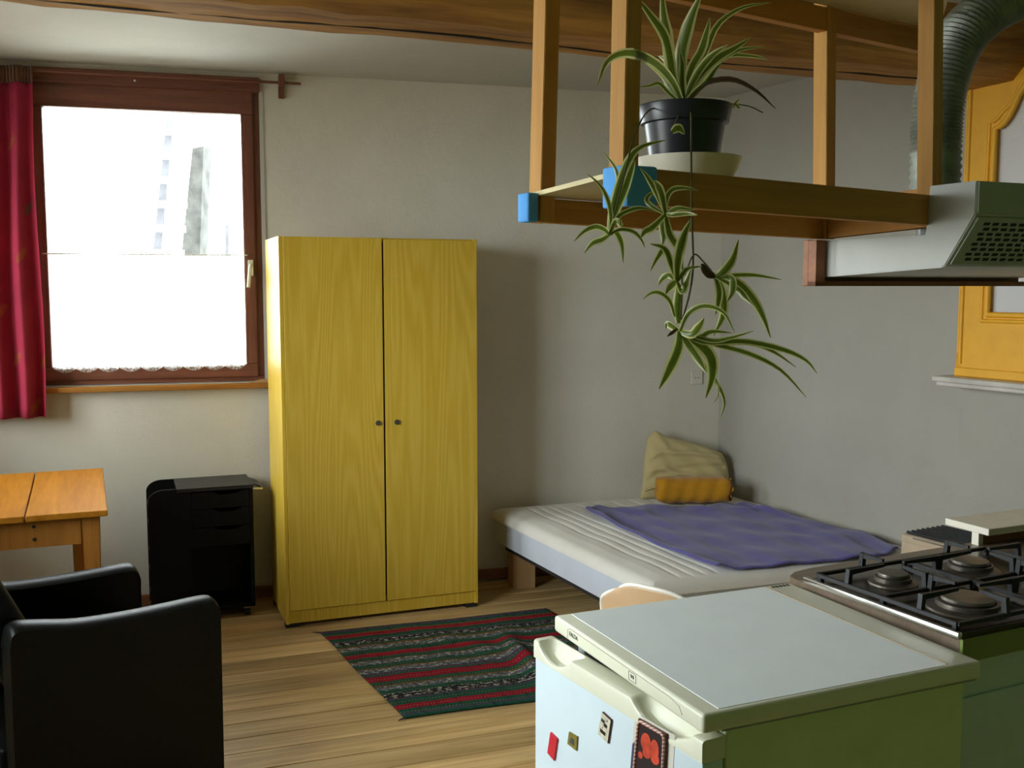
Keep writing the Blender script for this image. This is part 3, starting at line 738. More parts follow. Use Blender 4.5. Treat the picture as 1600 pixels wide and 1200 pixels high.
# ================================================================== RUG
RC = [atz(500, 990, 0), atz(853, 953, 0), None, atz(631, 1124, 0)]
RC[2] = RC[3] + (RC[1] - RC[0])
rug = thing('woven_rug', (RC[0] + RC[2]) / 2, 0, 'flat woven rug with green, red and black stripes in front of the wardrobe', 'rug')
def rug_mat():
    m, nt, b = new_mat('striped_woven_rug')
    ys = [275, 300, 306, 326, 331, 345, 350, 366, 370, 382, 386, 406, 410, 426, 431, 451, 456, 470, 474, 497, 502, 518, 522, 546, 552, 566, 570, 600, 605, 622, 627, 650]
    def V(Y):
        y_ = 920 + Y / 4; a, c = 1 / 540.75, 1 / 676.5; return (a - 1 / (y_ - 448)) / (a - c)
    G = (0.014, 0.070, 0.042, 1); Rd = (0.24, 0.010, 0.022, 1); K = (0.016, 0.014, 0.018, 1); S = (0.075, 0.085, 0.10, 1); O = (0.16, 0.075, 0.02, 1); P = (0.055, 0.05, 0.075, 1)
    seq = [(275, P), (290, G), (303, O), (306, Rd), (326, G), (345, P), (350, K), (367, G), (378, O), (384, S), (406, G), (428, Rd), (452, G), (470, O), (475, S), (497, G), (518, O), (524, S), (547, P), (560, G), (568, Rd), (600, G), (620, O), (627, S), (652, G), (672, K), (702, P), (712, G), (742, Rd), (770, G), (792, P), (803, G)]
    s = N(nt, 'ShaderNodeSeparateXYZ'); nt.links.new(coords(nt, src='UV'), s.inputs[0])
    stops = [(max(0, V(Y)), c) for Y, c in seq][:32]
    base = ramp(nt, s.outputs[1], stops, 'CONSTANT')
    # white flecks in the black and slate stripes
    fl = noise(nt, coords(nt, (1, 1.7, 1), 'UV'), 46, 2, 0.75)
    hasw = ramp(nt, s.outputs[1], [(max(0, V(Y)), (1, 1, 1, 1) if c in (K, S) else (0, 0, 0, 1)) for Y, c in seq][:32], 'CONSTANT')
    k = math_n(nt, 'MULTIPLY', hasw, ramp(nt, fl, [(0.535, (0, 0, 0, 1)), (0.60, (1, 1, 1, 1))]))
    c1 = mixc(nt, k, base, (0.42, 0.42, 0.36, 1))
    dk = noise(nt, coords(nt, (1, 0.3, 1), 'UV'), 45, 3, 0.7)
    c1 = mixc(nt, math_n(nt, 'MULTIPLY', ramp(nt, dk, [(0.52, (0, 0, 0, 1)), (0.64, (1, 1, 1, 1))]), 0.5), c1, (0.012, 0.012, 0.014, 1))
    # fine ochre stitching
    sv = math_n(nt, 'SINE', math_n(nt, 'MULTIPLY', s.outputs[0], 520.0)); su = math_n(nt, 'SINE', math_n(nt, 'MULTIPLY', s.outputs[1], 133.0))
    st = math_n(nt, 'MULTIPLY', ramp(nt, sv, [(0.4, (0, 0, 0, 1)), (0.6, (1, 1, 1, 1))]), ramp(nt, su, [(0.93, (0, 0, 0, 1)), (0.97, (1, 1, 1, 1))]))
    c1 = mixc(nt, math_n(nt, 'MULTIPLY', st, 0.7), c1, (0.36, 0.20, 0.05, 1))
    nt.links.new(c1, b.inputs['Base Color']); b.inputs['Roughness'].default_value = 0.95; b.inputs['Specular IOR Level'].default_value = 0.1
    bump(nt, b, noise(nt, coords(nt), 220, 2), 0.4, 0.002)
    return m
M['rug'] = rug_mat()
ro = Vector(rug.location)
def rfun(u, v):
    p = RC[0] + (RC[1] - RC[0]) * u; q_ = RC[3] + (RC[2] - RC[3]) * u; r = p + (q_ - p) * v - ro
    # soft creases: one long diagonal fold on the right, small ripples elsewhere
    e = math.sin(math.pi * min(1, max(0, v))) ** 0.5
    cr = 0.030 * math.exp(-((u - 0.62 - 0.18 * (0.6 - v)) / 0.035) ** 2) * math.exp(-((v - 0.62) / 0.28) ** 2)
    rip = 0.008 * math.exp(-((u - 0.45 - 0.5 * (v - 0.25)) / 0.06) ** 2) * e + 0.006 * math.exp(-((u - 0.78 + 0.3 * v) / 0.05) ** 2) * e
    return r + Vector((0.004 * math.sin(v * 9), 0.004 * math.sin(u * 8), 0.005 + cr + rip + 0.0012 * math.sin(u * 40 + v * 13) * e))
MB().grid(rfun, 90, 70).build('weave', M['rug'], rug, 180, recalc=False, solid=0.004)
for cu, cv in ((0, 0), (0, 1)):
    p = rfun(cu, cv); d = Vector((-0.035, 0.012, -0.002)) if cv == 0 else Vector((-0.02, -0.018, -0.002))
    MB().tube([p, p + d * 0.5, p + d], [0.003, 0.0025, 0.001], 6).build('tassel', M['dark'], rug)

# ================================================================== BED
YBD = DEG(19.5); BO = Vector((-0.105, 5.235, 0)); YS = DEG(-65)
ex_ = R2(YBD); ey_ = R2(YS)
bw, bl = 1.335, 1.50
bed = thing('low_bed', BO, 0, 'low double bed with white quilted mattress cover in the corner', 'bed')
def bedp(a, c, z): v = ex_ * a + ey_ * c; return Vector((v.x, v.y, z))
def softbox(a0, a1, c0, c1, z0, z1, r, nu, nv, zfun=None):
    """rounded slab on the bed's own axes; returns a builder with top and sides"""
    q = MB(); prof = [(0.0, z0), (0.0, z1 - r)] + [(r - r * math.cos(t), z1 - r + r * math.sin(t)) for t in [math.pi / 2 * k / 6 for k in range(1, 7)]]
    rows_ = []
    n = 2 * (nu + nv)
    def rim(k, ins):
        A0, A1, C0, C1 = a0 + ins, a1 - ins, c0 + ins, c1 - ins
        if k < nu: return A0 + (A1 - A0) * k / nu, C0
        k -= nu
        if k < nv: return A1, C0 + (C1 - C0) * k / nv
        k -= nv
        if k < nu: return A1 - (A1 - A0) * k / nu, C1
        k -= nu
        return A0, C1 - (C1 - C0) * k / nv
    for ins, z in prof:
        rows_.append([q.bm.verts.new(bedp(*rim(k, ins), z)) for k in range(n)])
    for i in range(len(rows_) - 1):
        for k in range(n): q.bm.faces.new((rows_[i][k], rows_[i][(k + 1) % n], rows_[i + 1][(k + 1) % n], rows_[i + 1][k]))
    q.bm.faces.new(rows_[0])
    A0, A1, C0, C1 = a0 + r, a1 - r, c0 + r, c1 - r
    vs = [[q.bm.verts.new(bedp(A0 + (A1 - A0) * i / nu, C0 + (C1 - C0) * j / nv, z1 + (zfun(i / nu, j / nv) if zfun else 0))) for j in range(nv + 1)] for i in range(nu + 1)]
    for i in range(nu):
        for j in range(nv): q.bm.faces.new((vs[i][j], vs[i + 1][j], vs[i + 1][j + 1], vs[i][j + 1]))
    bmesh.ops.remove_doubles(q.bm, verts=q.bm.verts[:], dist=0.0008)
    return q
softbox(0.02, bw, 0.0, bl, 0.225, 0.385, 0.03, 40, 40).build('mattress', M['sheet_blue'], bed, 60)
QL = [0.11, 0.17, 0.23, 0.29] + [0.29 + 0.11 * k for k in range(1, 10)]
def quilt(u, v):
    a = u * bw; e = min(u, 1 - u, v, 1 - v)
    g = min(abs(a - x) for x in QL); z = 0.006 - 0.007 * math.exp(-(g / 0.009) ** 2)
    return (z + 0.0025 * math.sin(v * 23 + u * 7) * math.sin(u * 17)) * min(1, e / 0.03)
cov = softbox(-0.005, bw + 0.01, -0.008, bl + 0.02, 0.350, 0.402, 0.050, 260, 60, quilt)
cov.build('quilted_cover', M['sheet'], bed, 70)
q = MB(); q.prism([(0.05, 0.06), (bw - 0.03, 0.06), (bw - 0.03, bl - 0.04), (0.05, bl - 0.04)], lambda a, c: bedp(a, c, 0.19), lambda a, c: bedp(a, c, 0.228)); q.build('base_frame', M['dark'], bed)
for a, c in ((0.075, 0.03), (bw - 0.16, 0.03), (0.075, bl - 0.16), (bw - 0.16, bl - 0.16)):
    q = MB(); q.prism([(a, c), (a + 0.02, c), (a + 0.02, c + 0.11), (a, c + 0.11)], lambda x, y_: bedp(x, y_, 0), lambda x, y_: bedp(x, y_, 0.19), 0.002)
    q.prism([(a, c + 0.09), (a + 0.10, c + 0.09), (a + 0.10, c + 0.112), (a, c + 0.112)], lambda x, y_: bedp(x, y_, 0), lambda x, y_: bedp(x, y_, 0.191), 0.002)
    q.build('leg', M['leg_pale'], bed)

# blanket
ZM = 0.409
E = {'far': [(915, 800), (935, 794), (975, 797), (1025, 792), (1090, 793), (1140, 789), (1165, 787)],
     'near': [(1120, 893), (1190, 888), (1260, 881), (1330, 875), (1378, 871), (1404, 860)],
     'left': [(915, 800), (950, 820), (1000, 843), (1060, 870), (1120, 893)],
     'right': [(1165, 787), (1225, 803), (1290, 821), (1345, 833), (1404, 860)]}
E3 = {k: cat_rom([atz(x, y, ZM) for x, y in v], 48) for k, v in E.items()}
def ev(k, t): i = min(47, int(t * 48)); f = t * 48 - i; return E3[k][i].lerp(E3[k][i + 1], f)
bc = atz(1150, 840, ZM)
bl_o = thing('blanket', bc, 0, 'violet-blue blanket spread over the bed', 'blanket')
def bfun(u, v):
    c = ev('far', u) * (1 - v) + ev('near', u) * v + ev('left', v) * (1 - u) + ev('right', v) * u
    c -= ev('far', 0) * (1 - u) * (1 - v) + ev('far', 1) * u * (1 - v) + ev('near', 0) * (1 - u) * v + ev('near', 1) * u * v
    w = 0.004 * math.sin(u * 19 + v * 8) + 0.003 * math.sin(u * 7 - v * 23) + 0.003 * math.sin(u * 41 + 1)
    w += 0.012 * math.exp(-((v - 0.12 - 0.05 * math.sin(u * 9)) / 0.05) ** 2) * math.sin(u * 22) ** 2
    w += 0.010 * math.exp(-((u - 0.02) / 0.04) ** 2)
    return c - bc + Vector((0, 0, w + 0.009))
MB().grid(bfun, 90, 60, True).build('fleece', M['blanket'], bl_o, 180, recalc=False, solid=0.007)

# pillow propped in the corner, bolster in front of it
PX = {'bot': [(1000, 780), (1035, 778), (1075, 776), (1110, 776), (1138, 774)], 'top': [(1012, 684), (1024, 673), (1042, 682), (1075, 690), (1108, 700), (1128, 708)],
      'lef': [(1000, 780), (1004, 750), (1007, 715), (1012, 684)], 'rig': [(1138, 774), (1139, 750), (1136, 726), (1128, 708)]}
pb = atz(1068, 778, ZM); nP = R2(DEG(-78)); 
pil_ = thing('cream_pillow', Vector((pb.x, pb.y, ZM)), 0, 'large cream pillow propped up in the room corner on the bed', 'pillow')
tl = DEG(10); nrm = Vector((nP.x * math.cos(tl), nP.y * math.cos(tl), math.sin(tl)))
def pcurve(k): return cat_rom([hit(x, y_, pb, nrm) for x, y_ in PX[k]], 40)
PC = {k: pcurve(k) for k in PX}
def pe(k, t): i = min(39, int(t * 40)); return PC[k][i].lerp(PC[k][i + 1], t * 40 - i)
def pface(sgn):
    def f(u, v):
        c = pe('bot', u) * (1 - v) + pe('top', u) * v + pe('lef', v) * (1 - u) + pe('rig', v) * u
        c -= pe('bot', 0) * (1 - u) * (1 - v) + pe('bot', 1) * u * (1 - v) + pe('top', 0) * (1 - u) * v + pe('top', 1) * u * v
        a, e = 2 * u - 1, 2 * v - 1
        th = 0.055 * ((1 - abs(a) ** 3) * (1 - abs(e) ** 3)) ** 0.6
        ed = min(1, (1 - abs(a)) * 5, (1 - abs(e)) * 5)
        if sgn > 0:
            th += ed * (0.017 * math.exp(-((v - 0.62 - 0.22 * u) / 0.045) ** 2) + 0.017 * math.exp(-((v - 0.48 + 0.22 * u) / 0.04) ** 2) - 0.012 * math.exp(-((v - 0.30 - 0.35 * u) / 0.05) ** 2) + 0.003 * math.sin(u * 23 + v * 17))
        else: th *= 0.6
        return c + nrm * (sgn * th) - Vector(pil_.location)
    return f
q = MB(); q.grid(pface(1), 60, 50, False); q.grid(pface(-1), 60, 50, False); bmesh.ops.remove_doubles(q.bm, verts=q.bm.verts[:], dist=1e-4)
q.build('case', M['pillow'], pil_, 180)
q = MB(); q.grid(lambda u, v: pface(1)(0.03 + 0.93 * u, 0.06 + 0.20 * math.sin(math.pi * (0.18 + 0.55 * u)) * (0.75 + 0.25 * v)) + nrm * (0.004 + 0.012 * math.sin(math.pi * v)), 40, 8, False); q.build('case_hem', M['pillow'], pil_, 180, solid=0.003)
bc2 = atz(1084, 791, ZM)
bol = thing('mustard_bolster', Vector((bc2.x, bc2.y + 0.05, ZM + 0.010)), DEG(2), 'small mustard yellow bolster cushion lying before the cream pillow', 'cushion')
def bfn(u, v):
    sp = lambda t, p: math.copysign(abs(t) ** p, t)
    x = -0.188 + 0.376 * u; en = min(1, min(u, 1 - u) / 0.10); r_ = 0.72 + 0.28 * math.sqrt(1 - (1 - en) ** 2) if min(u, 1 - u) > 0 else 0.0
    a = 2 * math.pi * v; wr = 1 + 0.035 * math.sin(a * 7 + u * 5) * (1 - en) + 0.02 * math.sin(u * 31 + a * 2) + 0.02 * math.sin(u * 13)
    return Vector((x + 0.008 * math.sin(a * 3) * (1 - en), 0.075 * r_ * wr * sp(math.cos(a), 0.75), 0.068 + 0.066 * r_ * wr * sp(math.sin(a), 0.7)))
q = MB(); q.grid(bfn, 80, 48, False); bmesh.ops.remove_doubles(q.bm, verts=q.bm.verts[:], dist=1e-5); q.build('cover', M['bolster'], bol, 180)
q = MB()
def fr(u, v):
    a = u * 2 * math.pi; r_ = 0.046 + 0.012 * v + 0.006 * math.sin(a * 9)
    return Vector((0.180 + 0.016 * v + 0.006 * math.sin(a * 5), r_ * math.cos(a), 0.066 + r_ * 0.95 * math.sin(a)))
q.grid(fr, 60, 5, False); q.build('frilled_end', M['bolster'], bol, 180, solid=0.002)

# wall socket
sp_ = hit(1088, 590, WB, nb)
soc = thing('wall_socket', sp_ + nb * 0.0, YB, 'white square power socket on the back wall behind the plant', 'socket')
MB().box(-0.034, 0.034, -0.010, 0.0, -0.036, 0.036, 0.004).build('plate', M['socket'], soc)
q = MB(); q.tube([(0, -0.0105, 0), (0, -0.006, 0)], 0.021, 24); so = q.build('insert', M['socket'], soc, 40)
q = MB(); q.tube([(-0.0095, -0.0115, 0), (-0.0095, -0.009, 0)], 0.003, 10); q.tube([(0.0095, -0.0115, 0), (0.0095, -0.009, 0)], 0.003, 10); q.build('pin_holes', M['dark'], so)

# ================================================================== FIREPLACE SIDE
def rw(s_, off, z): return Vector((s_, off, z))
man = thing('mantel_shelf', BR, YR, 'grey stone mantel shelf under the yellow overmantel', 'mantel shelf')
nr = Vector((math.sin(YR), -math.cos(YR), 0))
ms = (hit(1455, 594, BR + nr * 0.25, nr) - BR).dot(R2(YR)); mz = hit(1500, 596, BR + nr * 0.25, nr).z
q = MB(); q.box(ms, 3.2, -0.25, -0.12, mz - 0.010, mz + 0.012, 0.006, 3); q.box(ms + 0.012, 3.18, -0.235, -0.12, mz - 0.026, mz - 0.010, 0.004)
q.build('slab', M['mantel'], man, 40)
ove = thing('overmantel_frame', BR, YR, 'ochre-yellow moulded overmantel frame with arched opening above the mantel', 'overmantel')
ya, yb = -0.155, -0.12; s0, s1, so0, so1 = 1.656, 3.045, 1.788, 2.913; zbm, zbo, ztm = mz + 0.012, 1.425, 2.40
def zc(s_):
    s_ = min(s_, s0 + s1 - s_); t = s_ - so0
    pts = [(0, 2.135), (0.02, 2.14), (0.045, 2.155), (0.07, 2.19), (0.095, 2.245), (0.125, 2.285), (0.17, 2.305), (0.3, 2.32), (0.6, 2.325)]
    for (a, c), (e, f) in zip(pts, pts[1:]):
        if t <= e: return c + (f - c) * max(0, (t - a)) / (e - a)
    return 2.325
q = MB()
q.box(s0, so0, ya, yb, zbm, ztm); q.box(so1, s1, ya, yb, zbm, ztm); q.box(so0, so1, ya, yb, zbm, zbo)
ns = 60
for i in range(ns):
    a, c = so0 + (so1 - so0) * i / ns, so0 + (so1 - so0) * (i + 1) / ns
    q.hull([(a, ya, zc(a)), (c, ya, zc(c)), (c, yb, zc(c)), (a, yb, zc(a))], [(a, ya, ztm), (c, ya, ztm), (c, yb, ztm), (a, yb, ztm)])
q.build('frame', M['yellow'], ove)
path = [(so0, ya, zbo)] + [(so0, ya, zbo + (2.135 - zbo) * k / 6) for k in range(1, 7)] + [(so0 + (so1 - so0) * k / 60, ya, zc(so0 + (so1 - so0) * k / 60)) for k in range(1, 60)] + [(so1, ya, 2.135 - (2.135 - zbo) * k / 6) for k in range(0, 7)] + [(so0, ya, zbo)]
for off, rr in ((0.0, 0.011), (0.024, 0.008)):
    cx = (so0 + so1) / 2; cz = 1.85
    P = [Vector((p[0] + math.copysign(off, p[0] - cx) * -1 * -1 * (1 if abs(p[0] - cx) > 0.5 else 0), p[1], p[2] + (off if p[2] > 2.13 else (-off if p[2] <= zbo + 1e-6 else 0)))) for p in path]
    MB().tube(P, rr, 8).build('moulding', M['yellow'], ove, 60)
MB().tube([(s0 + 0.018, ya, zbm + 0.05), (s0 + 0.018, ya, ztm)], 0.009, 8).build('edge_moulding', M['yellow'], ove, 60)
q = MB(); q.box(s0 + 0.0, s1, ya - 0.012, ya, zbm, zbm + 0.035, 0.004); q.hull([(s0 - 0.006, ya, zbm), (s0 + 0.03, ya, zbm), (s0 + 0.03, yb, zbm), (s0 - 0.006, yb, zbm)], [(s0, ya, zbm + 0.09), (s0 + 0.02, ya, zbm + 0.09), (s0 + 0.02, yb, zbm + 0.09), (s0, yb, zbm + 0.09)])
q.build('foot_moulding', M['yellow'], ove)
MB().box(so0 - 0.01, so1 + 0.01, yb - 0.012, yb - 0.002, zbo - 0.01, 2.33).build('inner_panel', M['mirror_panel'], ove)

# gas heater in front of the chimney breast
HC = atz(1407, 832, 0.6); YH = DEG(-61)
hea = thing('gas_heater', Vector((HC.x, HC.y, 0)), YH, 'beige metal heater with black slatted top at the foot of the bed', 'heater')
q = MB(); q.box(0, 0.62, 0, 0.26, 0.05, 0.575, 0.012, 3); q.box(0, 0.62, 0, 0.03, 0.56, 0.597, 0.010, 3); q.build('casing', M['beige_metal'], hea, 40)
MB().box(0.02, 0.60, 0.03, 0.25, 0.03, 0.578).build('inner_box', M['dark'], hea)
MB().box(0.05, 0.58, 0.03, 0.22, 0.0, 0.05).build('plinth', M['dark'], hea)
for k in range(8):
    y0 = 0.036 + k * 0.028
    MB().box(-0.002, 0.62, y0, y0 + 0.008, 0.572, 0.602).build('slat', M['iron'], hea)
MB().box(0.06, 0.56, -0.004, 0.0, 0.588, 0.593).build('chrome_trim', M['chrome'], hea)

# ================================================================== CHAIR (behind the fridge)
chair = thing('shell_chair', (0.50, 2.82, 0), DEG(50), 'tan moulded plastic chair showing above the fridge top', 'chair')
zt_c = 0.745
def shell(u, v):
    # v: 0 front of the seat ... 1 top of the back ; u across
    w = (u - 0.5) * 2
    if v < 0.5:
        t = v / 0.5; x = 0.22 - 0.36 * t; z = 0.445 - 0.02 * math.sin(math.pi * t); hw = 0.21
        if t > 0.8: z += 0.03 * ((t - 0.8) / 0.2) ** 2; 
    else:
        t = (v - 0.5) / 0.5; x = -0.14 - 0.075 * t ** 0.7; z = 0.475 + (zt_c - 0.475) * t; hw = 0.215 - 0.015 * t
    tt = max(0, (v - 0.80) / 0.20); hw *= (1 - 0.40 * tt ** 2.4)
    f = max(0, (0.12 - v) / 0.12); hw *= (1 - 0.25 * f ** 2)
    cup = 0.055 * abs(w) ** 2.2
    if v >= 0.5: return Vector((x + cup * (0.4 + 0.6 * min(1, (1 - v) * 4 + 0.35)), w * hw, z - 0.035 * abs(w) ** 3 * tt))
    return Vector((x, w * hw, z + cup * 0.7))
sh = MB().grid(shell, 26, 44, False).build('shell', M['shell'], chair, 180, recalc=False, solid=0.006)
edge = [shell(0, k / 44) for k in range(10, 45)] + [shell(k / 26, 1) for k in range(1, 27)] + [shell(1, 1 - k / 44) for k in range(1, 35)]
MB().tube(edge, 0.006, 8).build('rim', M['rim'], chair, 60)
for x, y_ in ((0.17, -0.17), (0.17, 0.17), (-0.15, -0.17), (-0.15, 0.17)):
    MB().tube([(x * 0.6, y_ * 0.6, 0.43), (x * 1.15, y_ * 1.1, 0.0)], 0.011, 10).build('leg', M['chrome'], chair, 40)

# ================================================================== FRIDGE
FY = 0.4075; FO = Vector((0.3063, 1.5999, 0)); FW, FD, FH = 0.6065, 0.5522, 0.85
fri = thing('small_fridge', FO, FY, 'small white fridge with a cream lid, its door slightly open', 'fridge')
# shell: separate panels round a hollow inside
MB().box(0.052, 0.575, 0.010, 0.040, 0.04, 0.814, 0.003).build('side_panel', M['green_cast_side'], fri)
MB().box(0.052, 0.575, FD - 0.040, FD - 0.010, 0.04, 0.814, 0.003).build('side_panel', M['white_metal'], fri)
MB().box(0.545, 0.575, 0.040, FD - 0.040, 0.04, 0.814).build('back_panel', M['dark'], fri)
MB().box(0.052, 0.545, 0.040, FD - 0.040, 0.04, 0.10).build('floor_panel', M['white_metal'], fri)
MB().box(0.070, 0.545, 0.040, FD - 0.040, 0.775, 0.814).build('inner_top', M['gasket'], fri)
lid = MB().box(0, FW, 0, FD, 0.816, FH, 0.007, 3).build('lid', M['cream_plastic'], fri, 40)
MB().box(0.036, 0.528, 0.010, FD - 0.010, FH - 0.004, FH + 0.0008, 0.001).build('top_inlay', M['top_enamel'], lid)
MB().box(0.531, 0.534, 0.012, FD - 0.012, FH - 0.002, FH + 0.0012).build('groove', M['beige_metal'], lid)
for k in range(5):
    MB().box(0.545 + k * 0.010, 0.551 + k * 0.010, FD - 0.022, FD - 0.012, FH - 0.001, FH + 0.0010).build('vent_slot', M['dark'], lid)
MB().box(0.04, FW - 0.01, 0.004, 0.012, 0.8135, 0.8165).build('lid_shadow_line', M['gasket'], lid)
# door, hinged at the near corner and standing open by a few degrees
OPEN = DEG(4.9)
dm = Matrix.Rotation(OPEN, 4, 'Z')
q = MB(); q.box(0.002, 0.046, 0.002, FD - 0.002, 0.05, 0.768, 0.004, 2, dm); door = q.build('door', M['white_metal'], fri, 40)
q = MB(); q.box(0.046, 0.055, 0.015, FD - 0.015, 0.06, 0.790, 0.003, 2, dm); q.build('gasket', M['gasket'], door)
def bumpf(s_, c, w):     # smooth hollow of half width w
    t = (s_ - c) / w
    return (1 - t * t) ** 0.8 if abs(t) < 1 else 0
q = MB()
def hol(y_): return 0.030 * max(bumpf(y_, FD - 0.080, 0.064), bumpf(y_, 0.115, 0.088))
ZC0, ZC1 = 0.768, 0.806
def capf(u, v):
    y_ = 0.0005 + (FD - 0.001) * u; h = hol(y_)
    prof = [(0.0, ZC0), (0.0, ZC1 - 0.006 - h), (0.002, ZC1 - 0.002 - h), (0.006, ZC1 - h), (0.014, ZC1 - h * 1.12), (0.024, ZC1 - h * 1.05), (0.033, ZC1 - h * 0.6), (0.038, ZC1 - h * 0.1), (0.041, ZC1), (0.047, ZC1 - 0.002), (0.048, ZC0)]
    i = round(v * 10); return dm @ Vector((prof[i][0], y_, prof[i][1]))
q.grid(capf, 110, 10, False)
for u in (0, 1): q.bm.faces.new([q.bm.verts.new(capf(u, k / 10)) for k in range(11)])
q.build('door_cap', M['cream_plastic'], door, 35)
for x, y_ in ((0.10, 0.06), (0.10, FD - 0.06), (0.52, 0.06), (0.52, FD - 0.06)):
    MB().tube([(x, y_, 0), (x, y_, 0.042)], 0.018, 12).build('foot', M['dark'], fri, 40)
# lettering on the lid's front lip
def text(name, body, size, parent, mat_, origin, xdir, ydir, ext=0.0004):
    c = bpy.data.curves.new(name, 'FONT'); c.body = body; c.size = size; c.extrude = ext; c.align_x = 'CENTER'; c.align_y = 'CENTER'
    o = bpy.data.objects.new(name, c); scene.collection.objects.link(o)
    bpy.context.view_layer.update(); dg = bpy.context.evaluated_depsgraph_get()
    me = bpy.data.meshes.new_from_object(o.evaluated_get(dg)); bpy.data.objects.remove(o)
    me.materials.append(mat_); r = bpy.data.objects.new(name, me); scene.collection.objects.link(r); r.parent = parent
    x = Vector(xdir).normalized(); y_ = Vector(ydir).normalized(); z = x.cross(y_)
    m_ = Matrix((x, y_, z)).transposed().to_4x4(); m_.translation = origin; r.matrix_local = m_
    return r
M['ink'] = plain('black_print', (0.05, 0.05, 0.05, 1), 0.6)
text('lettering', 'FALDA', 0.0125, lid, M['ink'], (-0.0004, FD - 0.092, 0.8335), (0, -1, 0), (0, 0, 1))
text('star_rating', '**', 0.016, lid, M['ink'], (-0.0004, 0.225, 0.8300), (0, -1, 0), (0, 0, 1))
q = MB()
for a in ((0.212, 0.238, 0.8400, 0.8406), (0.212, 0.238, 0.8240, 0.8246), (0.212, 0.2126, 0.8240, 0.8406), (0.2374, 0.238, 0.8240, 0.8406)): q.box(-0.0006, 0.0006, *a)
q.build('star_box', M['ink'], lid)
q = MB()
q.tube([(-0.0002, FD - 0.065, 0.822), (-0.0002, FD - 0.066, 0.840), (-0.0002, FD - 0.075, 0.844), (-0.0002, 0.10, 0.843), (-0.0002, 0.07, 0.838), (-0.0002, 0.06, 0.826)], 0.0007, 6)
q.build('badge_line', M['beige_metal'], lid)

# magnets: laid on the door front
dx = R2(FY + math.pi / 2 + OPEN); dn = Vector((-dx.y, dx.x, 0)); dpt = FO + Matrix.Rotation(FY, 3, 'Z') @ (dm.to_3x3() @ Vector((0.0018, 0, 0)))
def on_door(px, py): return hit(px, py, dpt, dn)
def magnet(name, label, cat, pts, th, mat_, base=0.0, part='plate'):
    P = [on_door(*p) + dn * base for p in pts]; c = sum(P, Vector()) / 4
    t = thing(name, c, 0, label, cat); P = [p - c for p in P]
    MB().hull(P, [p + dn * th for p in P], min(0.0012, th * 0.3)).build(part, mat_, t)
    return t, P
M['mag_red'] = plain('red_enamel', (0.55, 0.02, 0.035, 1), 0.4)
M['mag_olive'] = plain('olive_brass', (0.20, 0.16, 0.03, 1), 0.4)
M['mag_cream'] = plain('mottled_cream', (0.55, 0.52, 0.40, 1), 0.35, 0, 0.3, 90)
M['paper'] = plain('photo_paper', (0.62, 0.58, 0.50, 1), 0.5)
M['print_dark'] = plain('dark_print', (0.018, 0.012, 0.016, 1), 0.4)
M['print_red'] = plain('red_print', (0.55, 0.06, 0.03, 1), 0.4, 0, 0.35, 50)
M['print_blue'] = plain('dark_blue_print', (0.05, 0.05, 0.10, 1), 0.4)
M['mag_edge'] = plain('maroon_edge', (0.10, 0.02, 0.02, 1), 0.4)
magnet('red_magnet', 'small red fridge magnet, leftmost on the fridge door', 'magnet', [(862, 1143), (873, 1154), (868, 1189), (857, 1176)], 0.004, M['mag_red'])
t, P = magnet('olive_magnet', 'small square olive-brown fridge magnet beside the red one', 'magnet', [(890.5, 1142.5), (904, 1150.5), (902.5, 1173.5), (888, 1162)], 0.003, M['mag_olive'])
q = MB(); c0 = dn * 0.0034
q.hull([P[0] * 0.35 + c0, P[1] * 0.35 + c0, P[2] * 0.45 + c0, P[3] * 0.45 + c0], [P[0] * 0.35 + c0 + dn * 0.0004, P[1] * 0.35 + c0 + dn * 0.0004, P[2] * 0.45 + c0 + dn * 0.0004, P[3] * 0.45 + c0 + dn * 0.0004]); q.build('figure', M['ink'], t)
t, P = magnet('speckled_magnet', 'cream fridge magnet with dark speckled print and maroon edge', 'magnet', [(943.5, 1111), (958, 1124.5), (952.5, 1162), (936, 1146)], 0.004, M['mag_edge'])
q = MB(); e1 = dn * 0.0041; q.hull([p * 0.93 + e1 for p in P], [p * 0.93 + e1 + dn * 0.0004 for p in P]); face = q.build('face', M['mag_cream'], t)
q = MB()
def pt(a, c): return (P[0] * (1 - a) + P[1] * a) * (1 - c) + (P[3] * (1 - a) + P[2] * a) * c
for a0, a1, c0, c1 in ((0.12, 0.45, 0.25, 0.36), (0.40, 0.75, 0.33, 0.47), (0.18, 0.70, 0.66, 0.80), (0.30, 0.38, 0.55, 0.6), (0.6, 0.7, 0.15, 0.2)):
    q.hull([pt(a0, c0) + dn * 0.0045, pt(a1, c0) + dn * 0.0045, pt(a1 * 0.98, c1) + dn * 0.0045, pt(a0 * 1.05, c1) + dn * 0.0045], [pt(a0, c0) + dn * 0.0048, pt(a1, c0) + dn * 0.0048, pt(a1 * 0.98, c1) + dn * 0.0048, pt(a0 * 1.05, c1) + dn * 0.0048])
q.build('printed_marks', M['print_dark'], face)
t, P = magnet('photo_print', 'pale paper photo print held behind the rope-edged picture on the fridge door', 'photo', [(992.5, 1112.5), (1055, 1149), (1049, 1262), (984, 1222)], 0.0006, M['paper'], part='paper')
q = MB(); q.hull([pt(a, c) + dn * 0.0008 for a, c in ((0.0, 0.45), (0.10, 0.36), (0.16, 1), (0.0, 1))], [pt(a, c) + dn * 0.001 for a, c in ((0.0, 0.45), (0.10, 0.36), (0.16, 1), (0.0, 1))]); q.build('printed_shape', M['print_blue'], t)
t, P = magnet('picture_magnet', 'framed picture magnet with red and white rope border on the fridge door', 'picture', [(1001, 1121), (1045, 1146), (1040, 1256), (990, 1228)], 0.005, M['mag_edge'], 0.001, 'backing')
